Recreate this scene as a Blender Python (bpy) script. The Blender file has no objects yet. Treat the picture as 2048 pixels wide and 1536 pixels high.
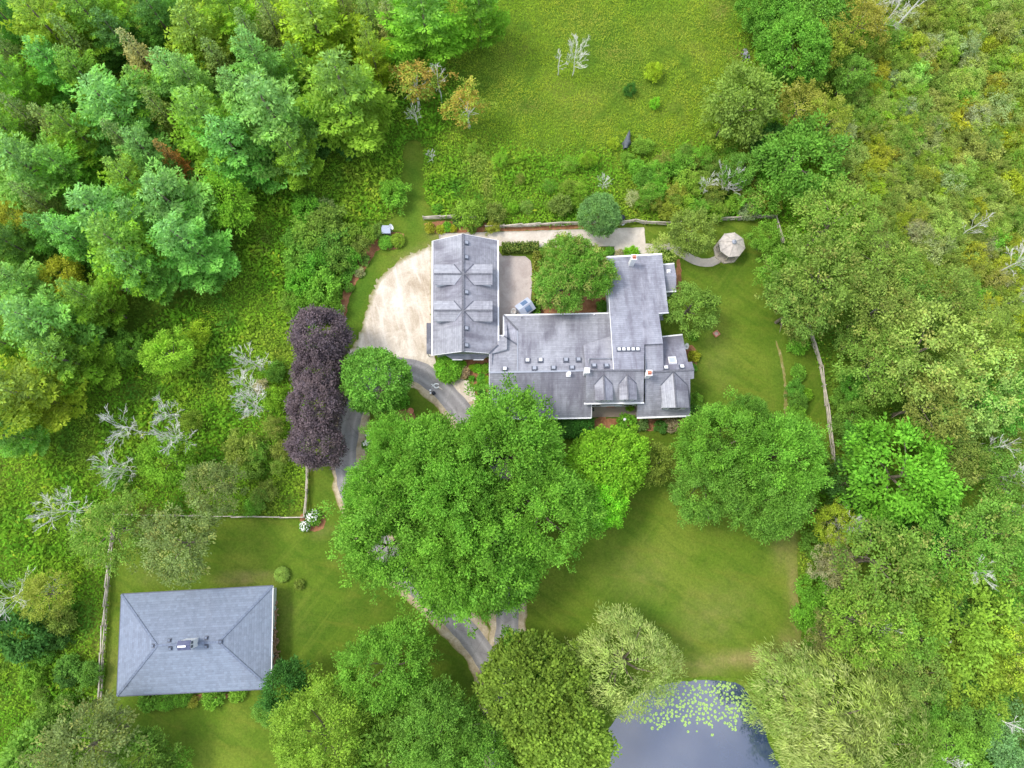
import bpy, bmesh, math, random
import numpy as np
from mathutils import Vector, Matrix
from mathutils.geometry import delaunay_2d_cdt

rng = np.random.default_rng(7)
random.seed(7)
S = bpy.context.scene
C = S.collection

# ------------------------------------------------------------------ camera
H = 92.0                      # drone height above the lawn, metres
TILT = math.radians(11.3)     # tipped a little towards the top of the picture
FPX = 1366.0
cam = bpy.data.cameras.new("camera")
cam.sensor_width = 36.0
cam.lens = 36.0 * FPX / 2048.0
cam.clip_end = 3000
camo = bpy.data.objects.new("camera", cam)
C.objects.link(camo)
camo.location = (0, 0, H)
camo.rotation_euler = (TILT, 0, 0)
S.camera = camo

# ------------------------------------------------------------------ world, sun, exposure
SUN_EL, SUN_AZ = math.radians(58), math.radians(285)     # from the left, soft through cloud
w = bpy.data.worlds.new("World")
S.world = w
w.use_nodes = True
nt = w.node_tree
nt.nodes.clear()
out = nt.nodes.new("ShaderNodeOutputWorld")
bg = nt.nodes.new("ShaderNodeBackground")
sky = nt.nodes.new("ShaderNodeTexSky")
sky.sky_type = 'NISHITA'
sky.sun_disc = False
sky.sun_elevation = SUN_EL
sky.sun_rotation = SUN_AZ
sky.air_density = 1.0
sky.dust_density = 2.5
tc = nt.nodes.new("ShaderNodeTexCoord")
nz = nt.nodes.new("ShaderNodeTexNoise")
nz.inputs["Scale"].default_value = 3.2
nz.inputs["Detail"].default_value = 6
rmp = nt.nodes.new("ShaderNodeValToRGB")
rmp.color_ramp.elements[0].position = 0.42
rmp.color_ramp.elements[1].position = 0.62
mixc = nt.nodes.new("ShaderNodeMix")
mixc.data_type = 'RGBA'
mixc.inputs["B"].default_value = (7.2, 7.4, 7.9, 1)     # bright thin cloud
nt.links.new(tc.outputs["Generated"], nz.inputs["Vector"])
nt.links.new(nz.outputs["Fac"], rmp.inputs["Fac"])
nt.links.new(rmp.outputs["Color"], mixc.inputs["Factor"])
nt.links.new(sky.outputs["Color"], mixc.inputs["A"])
nt.links.new(mixc.outputs["Result"], bg.inputs["Color"])
bg.inputs["Strength"].default_value = 0.15
nt.links.new(bg.outputs["Background"], out.inputs["Surface"])

sun = bpy.data.lights.new("sun", 'SUN')
sun.energy = 1.25
sun.angle = math.radians(14)
sun.color = (1.0, 0.96, 0.9)
suno = bpy.data.objects.new("sun", sun)
C.objects.link(suno)
sd = Vector((math.sin(SUN_AZ) * math.cos(SUN_EL), math.cos(SUN_AZ) * math.cos(SUN_EL), math.sin(SUN_EL)))
suno.rotation_euler = sd.to_track_quat('Z', 'Y').to_euler()
suno.location = (0, 0, 300)

S.view_settings.view_transform = 'Standard'
S.view_settings.look = 'None'
S.view_settings.gamma = 1.0
S.view_settings.use_curve_mapping = False
S.view_settings.exposure = 1.0
S.cycles.max_bounces = 9
S.cycles.diffuse_bounces = 6
S.cycles.transmission_bounces = 8
S.cycles.transparent_max_bounces = 4

# ------------------------------------------------------------------ picture <-> place
ct, st = math.cos(TILT), math.sin(TILT)


def ray(px, py):
    u, v = px - 1024.0, 768.0 - py
    return Vector((u, FPX * st + v * ct, -(FPX * ct - v * st)))


def P(px, py, z=0.0):
    """the point at height z that the photograph shows at pixel (px, py)"""
    d = ray(px, py)
    t = (z - H) / d.z
    return Vector((d.x * t, d.y * t, z))


def scale_at(px, py, z=0.0):
    d = ray(px, py)
    return ((H - z) / -d.z) * math.sqrt(d.length) / math.sqrt(FPX)


def PXY(px, py, z=0.0):
    p = P(px, py, z)
    return (p.x, p.y)


def project(co):
    """world -> picture, for naming things by their neighbours"""
    x, y, z = co[0], co[1], co[2] - H
    dep = y * st - z * ct
    up = y * ct + z * st
    return (1024 + FPX * x / dep, 768 - FPX * up / dep)


class Plane:
    def __init__(s, a, b, c):
        s.n = (b - a).cross(c - a).normalized()
        if s.n.z < 0:
            s.n = -s.n
        s.d = s.n.dot(a)

    def hit(s, px, py):
        o = Vector((0, 0, H))
        d = ray(px, py)
        return o + d * ((s.d - s.n.dot(o)) / s.n.dot(d))

    def z(s, x, y):
        return (s.d - s.n.x * x - s.n.y * y) / s.n.z


# ------------------------------------------------------------------ objects
def tag(o, label=None, cat=None, group=None, kind=None):
    if label:
        o["label"] = label
    if cat:
        o["category"] = cat
    if group:
        o["group"] = group
    if kind:
        o["kind"] = kind
    return o


def thing(name, label, cat, loc=(0, 0, 0), rz=0.0, group=None):
    o = bpy.data.objects.new(name, None)
    o.empty_display_size = 0.3
    C.objects.link(o)
    o.location = loc
    o.rotation_euler = (0, 0, rz)
    return tag(o, label, cat, group)


def link(name, me, parent=None, m=None):
    o = bpy.data.objects.new(name, me)
    C.objects.link(o)
    if m is not None and not me.materials:
        me.materials.append(m)
    if parent is not None:
        o.parent = parent
    return o


def mesh_np(name, v, f, m=None, attrs=None, smooth=False):
    """v (n,3), f (k,3 or 4) -> mesh, fast"""
    v = np.asarray(v, np.float32)
    f = np.asarray(f, np.int32)
    me = bpy.data.meshes.new(name)
    me.vertices.add(len(v))
    me.vertices.foreach_set("co", v.ravel())
    k, n = f.shape
    me.loops.add(k * n)
    me.loops.foreach_set("vertex_index", f.ravel())
    me.polygons.add(k)
    me.polygons.foreach_set("loop_start", np.arange(0, k * n, n, dtype=np.int32))
    me.polygons.foreach_set("loop_total", np.full(k, n, np.int32))
    if smooth:
        me.polygons.foreach_set("use_smooth", np.ones(k, bool))
    me.update(calc_edges=True)
    for an, av in (attrs or {}).items():
        a = me.attributes.new(an, 'FLOAT', 'POINT')
        a.data.foreach_set("value", np.asarray(av, np.float32))
    if m:
        me.materials.append(m)
    return me


class MB:
    """collects simple solids into one mesh"""

    def __init__(s):
        s.v, s.f, s.uv = [], [], []

    def add(s, vs, fs):
        b = len(s.v)
        s.v += [tuple(x) for x in vs]
        s.f += [tuple(i + b for i in f) for f in fs]
        return s

    def box(s, c, size, rz=0.0, M=None):
        hx, hy, hz = size[0] / 2, size[1] / 2, size[2] / 2
        R = Matrix.Rotation(rz, 3, 'Z') if M is None else M
        vs = [Vector(c) + R @ Vector((x * hx, y * hy, z * hz)) for z in (-1, 1) for x, y in ((-1, -1), (1, -1), (1, 1), (-1, 1))]
        return s.add(vs, [(3, 2, 1, 0), (4, 5, 6, 7), (0, 1, 5, 4), (1, 2, 6, 5), (2, 3, 7, 6), (3, 0, 4, 7)])

    def bar(s, a, b, w, h, up=Vector((0, 0, 1))):
        a, b = Vector(a), Vector(b)
        d = b - a
        L = d.length
        if L < 1e-6:
            return s
        d.normalize()
        r = d.cross(up)
        if r.length < 1e-4:
            r = Vector((1, 0, 0))
        r.normalize()
        u = r.cross(d)
        vs = []
        for p in (a, b):
            for i, j in ((-1, -1), (1, -1), (1, 1), (-1, 1)):
                vs.append(p + r * (w / 2 * i) + u * (h / 2 * j))
        return s.add(vs, [(0, 1, 2, 3), (7, 6, 5, 4), (4, 5, 1, 0), (5, 6, 2, 1), (6, 7, 3, 2), (7, 4, 0, 3)])

    def tube(s, pts, rad, n=5, cap=True):
        pts = [Vector(p) for p in pts]
        rings = []
        base = len(s.v)
        prev = None
        for i, p in enumerate(pts):
            d = (pts[min(i + 1, len(pts) - 1)] - pts[max(i - 1, 0)]).normalized()
            if prev is None:
                a = d.orthogonal().normalized()
            else:
                a = (prev - d * prev.dot(d)).normalized()
            prev = a
            b = d.cross(a)
            r = rad[i] if hasattr(rad, '__len__') else rad
            rings.append([p + (a * math.cos(2 * math.pi * k / n) + b * math.sin(2 * math.pi * k / n)) * r for k in range(n)])
        vs = [q for rg in rings for q in rg]
        fs = []
        for i in range(len(pts) - 1):
            for k in range(n):
                fs.append((i * n + k, i * n + (k + 1) % n, (i + 1) * n + (k + 1) % n, (i + 1) * n + k))
        if cap:
            fs.append(tuple(range(n - 1, -1, -1)))
            fs.append(tuple((len(pts) - 1) * n + k for k in range(n)))
        return s.add(vs, fs)

    def cyl(s, c, r, h, n=12, r2=None):
        r2 = r if r2 is None else r2
        vs = [(c[0] + rr * math.cos(2 * math.pi * k / n), c[1] + rr * math.sin(2 * math.pi * k / n), z)
              for rr, z in ((r, c[2]), (r2, c[2] + h)) for k in range(n)]
        fs = [(k, (k + 1) % n, n + (k + 1) % n, n + k) for k in range(n)]
        fs += [tuple(range(n - 1, -1, -1)), tuple(range(n, 2 * n))]
        return s.add(vs, fs)

    def lathe(s, c, prof, n=14):
        vs = [(c[0] + r * math.cos(2 * math.pi * k / n), c[1] + r * math.sin(2 * math.pi * k / n), c[2] + z)
              for r, z in prof for k in range(n)]
        fs = []
        for i in range(len(prof) - 1):
            for k in range(n):
                fs.append((i * n + k, i * n + (k + 1) % n, (i + 1) * n + (k + 1) % n, (i + 1) * n + k))
        fs.append(tuple(range(n - 1, -1, -1)))
        fs.append(tuple((len(prof) - 1) * n + k for k in range(n)))
        return s.add(vs, fs)

    def prism(s, poly, z0, z1):
        n = len(poly)
        vs = [(p[0], p[1], z0) for p in poly] + [(p[0], p[1], z1) for p in poly]
        fs = [tuple(range(n - 1, -1, -1)), tuple(range(n, 2 * n))] + [(i, (i + 1) % n, n + (i + 1) % n, n + i) for i in range(n)]
        return s.add(vs, fs)

    def mesh(s, name, m=None, smooth=False):
        me = bpy.data.meshes.new(name)
        me.from_pydata([tuple(v) for v in s.v], [], s.f)
        bm = bmesh.new()
        bm.from_mesh(me)
        bmesh.ops.recalc_face_normals(bm, faces=bm.faces)
        bm.to_mesh(me)
        bm.free()
        if smooth:
            me.polygons.foreach_set("use_smooth", np.ones(len(me.polygons), bool))
        if m:
            me.materials.append(m)
        return me

    def obj(s, name, m, parent=None, smooth=False):
        return link(name, s.mesh(name, m, smooth), parent)


# ------------------------------------------------------------------ materials
class NT:
    def __init__(s, name):
        s.m = bpy.data.materials.new(name)
        s.m.use_nodes = True
        s.t = s.m.node_tree
        s.t.nodes.clear()
        s.out = s.n("ShaderNodeOutputMaterial")

    def n(s, t, **kw):
        nd = s.t.nodes.new(t)
        for k, v in kw.items():
            if k in nd.inputs:
                nd.inputs[k].default_value = v
            else:
                setattr(nd, k, v)
        return nd

    def l(s, a, b):
        s.t.links.new(a, b)

    def noise(s, vec, scale, detail=4, rough=0.55, dist=0.0):
        nd = s.n("ShaderNodeTexNoise")
        nd.inputs["Scale"].default_value = scale
        nd.inputs["Detail"].default_value = detail
        nd.inputs["Roughness"].default_value = rough
        nd.inputs["Distortion"].default_value = dist
        if vec is not None:
            s.l(vec, nd.inputs["Vector"])
        return nd.outputs["Fac"]

    def ramp(s, fac, stops):
        nd = s.n("ShaderNodeValToRGB")
        e = nd.color_ramp.elements
        while len(e) < len(stops):
            e.new(0.5)
        for i, (p, c) in enumerate(stops):
            e[i].position = p
            e[i].color = (*c, 1) if len(c) == 3 else c
        s.l(fac, nd.inputs["Fac"])
        return nd.outputs["Color"]

    def mix(s, fac, a, b, mode='MIX'):
        nd = s.n("ShaderNodeMix", data_type='RGBA', blend_type=mode)
        for sock, val in ((nd.inputs["Factor"], fac), (nd.inputs["A"], a), (nd.inputs["B"], b)):
            if isinstance(val, (int, float)):
                sock.default_value = val
            elif isinstance(val, tuple):
                sock.default_value = (*val, 1)
            else:
                s.l(val, sock)
        return nd.outputs["Result"]

    def math(s, op, a, b=0.0, c=None):
        nd = s.n("ShaderNodeMath", operation=op)
        for i, val in enumerate((a, b) if c is None else (a, b, c)):
            if isinstance(val, (int, float)):
                nd.inputs[i].default_value = val
            else:
                s.l(val, nd.inputs[i])
        return nd.outputs[0]

    def rng(s, v, a, b, c=0.0, d=1.0):
        nd = s.n("ShaderNodeMapRange")
        s.l(v, nd.inputs[0])
        for i, x in enumerate((a, b, c, d)):
            nd.inputs[i + 1].default_value = x
        return nd.outputs[0]

    def attr(s, name):
        return s.n("ShaderNodeAttribute", attribute_name=name).outputs["Fac"]

    def bsdf(s, col, rough=0.8, bump=None, strength=0.3, dist=0.05, spec=0.3, metallic=0.0, ior=None):
        b = s.n("ShaderNodeBsdfPrincipled")
        if isinstance(col, tuple):
            b.inputs["Base Color"].default_value = (*col, 1)
        else:
            s.l(col, b.inputs["Base Color"])
        b.inputs["Roughness"].default_value = rough
        b.inputs["Specular IOR Level"].default_value = spec
        b.inputs["Metallic"].default_value = metallic
        if ior:
            b.inputs["IOR"].default_value = ior
        if bump is not None:
            bp = s.n("ShaderNodeBump")
            bp.inputs["Strength"].default_value = strength
            bp.inputs["Distance"].default_value = dist
            s.l(bump, bp.inputs["Height"])
            s.l(bp.outputs[0], b.inputs["Normal"])
        s.l(b.outputs[0], s.out.inputs["Surface"])
        return s.m

    def pos(s):
        return s.n("ShaderNodeNewGeometry").outputs["Position"]

    def obco(s):
        return s.n("ShaderNodeTexCoord").outputs["Object"]

    def stretch(s, vec, sc, rz=0.0):
        if rz:
            r = s.n("ShaderNodeVectorRotate", rotation_type='Z_AXIS')
            r.inputs["Angle"].default_value = rz
            s.l(vec, r.inputs["Vector"])
            vec = r.outputs[0]
        nd = s.n("ShaderNodeMapping")
        nd.inputs["Scale"].default_value = sc
        s.l(vec, nd.inputs["Vector"])
        return nd.outputs[0]


def mat_plain(name, col, rough=0.7, var=0.12, scale=3.0, spec=0.3, metallic=0.0):
    n = NT(name)
    f = n.noise(n.obco(), scale, 5)
    c = n.ramp(f, [(0.3, tuple(x * (1 - var) for x in col)), (0.7, tuple(min(1, x * (1 + var)) for x in col))])
    return n.bsdf(c, rough, f, 0.15, 0.01, spec, metallic)


def mat_lawn():
    n = NT("mown_grass")
    p = n.pos()
    big = n.noise(p, 0.07, 6, 0.66, 0.6)
    fine = n.noise(p, 3.4, 5, 0.8)
    mid = n.noise(p, 0.5, 6, 0.7, 0.3)
    c = n.ramp(big, [(0.34, (0.062, 0.122, 0.010)), (0.48, (0.098, 0.165, 0.014)), (0.62, (0.140, 0.195, 0.022))])
    for ang, sc, lo, col, amt in ((35, (0.06, 0.75, 1), 0.50, (0.066, 0.130, 0.010), .7), (-52, (0.05, 0.9, 1), 0.53, (0.135, 0.190, 0.022), .5), (12, (0.09, 0.6, 1), 0.53, (0.150, 0.165, 0.022), .4)):
        c = n.mix(n.rng(n.noise(n.stretch(p, sc, math.radians(ang)), 1.0, 5, 0.62, 0.5), lo, lo + 0.14, 0, amt), c, col)
    c = n.mix(n.rng(mid, 0.50, 0.72, 0, 0.5), c, (0.135, 0.165, 0.024))
    c = n.mix(n.rng(n.noise(p, 0.9, 5, 0.7), 0.52, 0.70, 0, 0.5), c, (0.055, 0.105, 0.009))
    dry = n.attr("dry")
    dn = n.math('MULTIPLY', dry, n.rng(mid, 0.3, 0.65, 0.35, 1.2))
    c = n.mix(dn, c, (0.30, 0.245, 0.10))
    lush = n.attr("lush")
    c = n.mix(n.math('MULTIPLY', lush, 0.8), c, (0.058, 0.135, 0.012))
    c = n.mix(1.0, c, n.ramp(fine, [(0.25, (0.62, 0.64, 0.6)), (0.75, (1.34, 1.32, 1.3))]), 'MULTIPLY')
    return n.bsdf(c, 0.9, fine, 0.7, 0.08, 0.1)


def mat_earth():
    n = NT("meadow_soil")
    p = n.pos()
    a = n.noise(p, 0.09, 5, 0.6)
    f = n.noise(p, 2.4, 5, 0.7)
    c = n.ramp(a, [(0.3, (0.075, 0.155, 0.014)), (0.55, (0.125, 0.205, 0.020)), (0.74, (0.195, 0.215, 0.040))])
    c = n.mix(1.0, c, n.ramp(f, [(0.3, (0.55, 0.55, 0.5)), (0.7, (1.25, 1.25, 1.2))]), 'MULTIPLY')
    return n.bsdf(c, 0.95, f, 0.8, 0.1, 0.1)


def mat_gravel():
    n = NT("pale_gravel")
    p = n.pos()
    a = n.noise(p, 0.28, 6, 0.68, 0.8)
    tr = n.noise(n.stretch(p, (1.1, 0.16, 1), math.radians(-14)), 1.0, 5, 0.6, 0.6)
    f = n.noise(p, 6.0, 4, 0.8)
    c = n.ramp(a, [(0.32, (0.40, 0.33, 0.245)), (0.52, (0.56, 0.485, 0.39)), (0.68, (0.72, 0.65, 0.56))])
    c = n.mix(n.rng(tr, 0.45, 0.65, 0, 0.55), c, (0.74, 0.68, 0.60))
    c = n.mix(n.rng(n.noise(p, 0.9, 5, 0.7), 0.56, 0.72, 0, 0.4), c, (0.36, 0.31, 0.25))
    e = n.attr("edge")                                     # 0 at the rim, 1 inside
    g = n.math('ADD', n.math('MULTIPLY', e, 1.7), n.math('MULTIPLY', n.noise(p, 1.3, 5, 0.7), 1.0))
    c = n.mix(n.rng(g, 0.55, 1.25, 0, 1), n.mix(n.noise(p, 2.0), (0.13, 0.16, 0.03), (0.32, 0.27, 0.12)), c)
    c = n.mix(1.0, c, n.ramp(f, [(0.25, (0.78, 0.77, 0.76)), (0.75, (1.18, 1.18, 1.18))]), 'MULTIPLY')
    return n.bsdf(c, 0.95, f, 0.5, 0.04, 0.1)


def mat_verge():
    n = NT("dusty_verge")
    p = n.pos()
    a = n.noise(p, 0.8, 6, 0.7, 0.5)
    f = n.noise(p, 5.0, 4, 0.8)
    c = n.ramp(a, [(0.32, (0.34, 0.265, 0.16)), (0.5, (0.47, 0.385, 0.265)), (0.7, (0.62, 0.54, 0.42))])
    e = n.attr("edge")
    g = n.math('ADD', n.math('MULTIPLY', e, 1.6), n.math('MULTIPLY', n.noise(p, 1.7, 5, 0.7), 1.0))
    c = n.mix(n.rng(g, 0.5, 1.0, 0, 1), n.mix(n.noise(p, 1.6), (0.14, 0.16, 0.03), (0.30, 0.25, 0.09)), c)
    c = n.mix(1.0, c, n.ramp(f, [(0.25, (0.75, 0.75, 0.75)), (0.75, (1.2, 1.2, 1.2))]), 'MULTIPLY')
    return n.bsdf(c, 0.95, f, 0.4, 0.04, 0.1)


def mat_asphalt():
    n = NT("worn_asphalt")
    p = n.pos()
    a = n.noise(p, 0.6, 6, 0.65, 0.4)
    f = n.noise(p, 7.0, 4, 0.8)
    c = n.ramp(a, [(0.3, (0.205, 0.193, 0.196)), (0.7, (0.30, 0.286, 0.283))])
    u = n.attr("across")                                   # wheel tracks: worn pale bands along the drive
    tr = n.math('ABSOLUTE', n.math('SUBTRACT', n.math('ABSOLUTE', u), 0.50))
    c = n.mix(n.rng(tr, 0.0, 0.26, 0.7, 0.0), c, (0.37, 0.355, 0.35))
    cr = n.n("ShaderNodeTexVoronoi", feature='DISTANCE_TO_EDGE')
    cr.inputs["Scale"].default_value = 0.45
    n.l(p, cr.inputs["Vector"])
    c = n.mix(n.rng(cr.outputs["Distance"], 0.0, 0.02, 0.35, 0.0), c, (0.08, 0.075, 0.07))
    c = n.mix(1.0, c, n.ramp(f, [(0.3, (0.85, 0.85, 0.85)), (0.7, (1.15, 1.15, 1.15))]), 'MULTIPLY')
    return n.bsdf(c, 0.9, f, 0.3, 0.02, 0.2)


def mat_concrete(name, c0, c1):
    n = NT(name)
    p = n.pos()
    a = n.noise(p, 0.5, 6, 0.65, 0.6)
    f = n.noise(p, 6.0, 4, 0.7)
    c = n.ramp(a, [(0.33, c0), (0.67, c1)])
    c = n.mix(1.0, c, n.ramp(f, [(0.3, (0.9, 0.9, 0.9)), (0.7, (1.1, 1.1, 1.1))]), 'MULTIPLY')
    return n.bsdf(c, 0.9, f, 0.2, 0.02, 0.2)


def mat_mulch():
    n = NT("bark_mulch")
    p = n.pos()
    a = n.noise(p, 1.1, 6, 0.7)
    f = n.noise(p, 9.0, 4, 0.8)
    c = n.ramp(a, [(0.3, (0.22, 0.095, 0.045)), (0.7, (0.40, 0.20, 0.105))])
    c = n.mix(1.0, c, n.ramp(f, [(0.25, (0.6, 0.6, 0.6)), (0.75, (1.3, 1.3, 1.3))]), 'MULTIPLY')
    return n.bsdf(c, 0.95, f, 0.8, 0.06, 0.1)


def mat_water():
    n = NT("pond_water")
    p = n.pos()
    f = n.noise(p, 0.8, 3, 0.5)
    c = n.ramp(n.noise(p, 0.12, 4), [(0.3, (0.018, 0.034, 0.085)), (0.7, (0.034, 0.054, 0.105))])
    return n.bsdf(c, 0.04, f, 0.03, 0.03, 0.5, ior=2.25)


def mat_shingle(name="asphalt_shingles", stain=1.0):
    """asphalt shingles: UV is metres along the eave (u) and up the slope (v); the object's colour is the shingle's own colour"""
    n = NT(name)
    oi = n.n("ShaderNodeObjectInfo")
    uv = n.n("ShaderNodeUVMap", uv_map="slope").outputs[0]
    sx = n.n("ShaderNodeSeparateXYZ")
    n.l(uv, sx.inputs[0])
    row = n.math('DIVIDE', sx.outputs[1], 0.29)
    fr = n.math('FRACT', row)
    rid = n.math('FLOOR', row)
    cb = n.n("ShaderNodeCombineXYZ")
    n.l(n.math('FLOOR', n.math('ADD', n.math('DIVIDE', sx.outputs[0], 0.36), n.math('MULTIPLY', rid, 0.37))), cb.inputs[0])
    n.l(rid, cb.inputs[1])
    wn = n.n("ShaderNodeTexWhiteNoise", noise_dimensions='2D')
    n.l(cb.outputs[0], wn.inputs["Vector"])
    rn = n.n("ShaderNodeTexWhiteNoise", noise_dimensions='1D')
    n.l(rid, rn.inputs["W"])
    line = n.rng(fr, 0.0, 0.25, 1 - 0.30 * min(1, stain + .35), 1.03)
    tone = n.math('MULTIPLY', n.math('MULTIPLY', line, n.rng(wn.outputs["Value"], 0, 1, 0.90, 1.10)), n.rng(rn.outputs["Value"], 0, 1, 0.95, 1.05))
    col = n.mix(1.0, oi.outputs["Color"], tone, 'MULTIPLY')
    streak = n.noise(n.stretch(uv, (0.62, 0.085, 1)), 1.0, 6, 0.66, 0.6)
    blot = n.noise(n.stretch(uv, (0.13, 0.10, 1)), 1.0, 5, 0.62, 0.5)
    col = n.mix(n.math('MULTIPLY', n.rng(streak, 0.40, 0.62, 0, 0.80 * stain), n.rng(blot, 0.38, 0.58, 0.10, 1.0)), col, (0.120, 0.113, 0.140))
    col = n.mix(n.rng(blot, 0.46, 0.66, 0, 0.42 * stain), col, (0.150, 0.145, 0.178))
    col = n.mix(n.rng(n.noise(n.stretch(uv, (0.55, 0.16, 1)), 1.0, 5, 0.65), 0.52, 0.72, 0, 0.65 * stain), col, (0.42, 0.425, 0.47))
    col = n.mix(n.rng(n.noise(n.stretch(uv, (0.25, 2.6, 1)), 1.0, 4, 0.7), 0.42, 0.66, 0, 0.10 + 0.18 * stain), col, n.mix(1.0, col, (0.66, 0.67, 0.70), 'MULTIPLY'))
    fine = n.noise(uv, 9.0, 3, 0.7)
    col = n.mix(1.0, col, n.ramp(fine, [(0.3, (0.88, 0.88, 0.88)), (0.7, (1.12, 1.12, 1.12))]), 'MULTIPLY')
    return n.bsdf(col, 0.85, fr, -0.4, 0.03, 0.25)


def mat_leaf(name, accent=None, amount=0.0, blue=None, spread=0.56, trans=0.36):
    """the object's colour is the leaf colour; v = leaf to leaf, c = clump to clump (or height on a conifer)"""
    n = NT(name)
    oi = n.n("ShaderNodeObjectInfo")
    v, c = n.attr("v"), n.attr("c")
    col = oi.outputs["Color"]
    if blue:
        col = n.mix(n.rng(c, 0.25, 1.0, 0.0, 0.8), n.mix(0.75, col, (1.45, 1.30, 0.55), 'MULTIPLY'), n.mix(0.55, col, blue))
    else:
        col = n.mix(n.rng(c, 0.0, 1.0, 0.0, 0.55), col, n.mix(1.0, col, (1.30, 1.20, 0.80), 'MULTIPLY'))
    if accent:
        col = n.mix(n.rng(c, 1 - amount - 0.12, 1 - amount + 0.12, 0.0, 0.85), col, accent)
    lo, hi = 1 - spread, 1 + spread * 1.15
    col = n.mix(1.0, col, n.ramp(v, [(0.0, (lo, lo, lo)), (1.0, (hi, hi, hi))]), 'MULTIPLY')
    d = n.n("ShaderNodeBsdfDiffuse")
    t = n.n("ShaderNodeBsdfTranslucent")
    n.l(col, d.inputs["Color"])
    n.l(n.mix(1.0, col, (1.25, 1.25, 0.6), 'MULTIPLY'), t.inputs["Color"])
    mx = n.n("ShaderNodeMixShader")
    mx.inputs[0].default_value = trans
    n.l(d.outputs[0], mx.inputs[1])
    n.l(t.outputs[0], mx.inputs[2])
    n.l(mx.outputs[0], n.out.inputs["Surface"])
    return n.m


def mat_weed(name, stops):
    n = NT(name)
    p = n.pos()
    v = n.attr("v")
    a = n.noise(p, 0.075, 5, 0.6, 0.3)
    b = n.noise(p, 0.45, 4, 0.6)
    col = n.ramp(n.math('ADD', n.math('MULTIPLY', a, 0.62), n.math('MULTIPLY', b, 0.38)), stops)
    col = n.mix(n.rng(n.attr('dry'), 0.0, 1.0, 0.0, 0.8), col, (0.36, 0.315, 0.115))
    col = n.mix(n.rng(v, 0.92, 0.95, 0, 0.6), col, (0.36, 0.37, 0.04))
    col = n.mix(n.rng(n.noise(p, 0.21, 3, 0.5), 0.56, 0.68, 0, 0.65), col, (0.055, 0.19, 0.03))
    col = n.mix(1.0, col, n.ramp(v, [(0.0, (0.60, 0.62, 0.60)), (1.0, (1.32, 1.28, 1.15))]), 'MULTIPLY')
    d = n.n("ShaderNodeBsdfDiffuse")
    t = n.n("ShaderNodeBsdfTranslucent")
    n.l(col, d.inputs["Color"])
    n.l(col, t.inputs["Color"])
    mx = n.n("ShaderNodeMixShader")
    mx.inputs[0].default_value = 0.3
    n.l(d.outputs[0], mx.inputs[1])
    n.l(t.outputs[0], mx.inputs[2])
    n.l(mx.outputs[0], n.out.inputs["Surface"])
    return n.m


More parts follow.
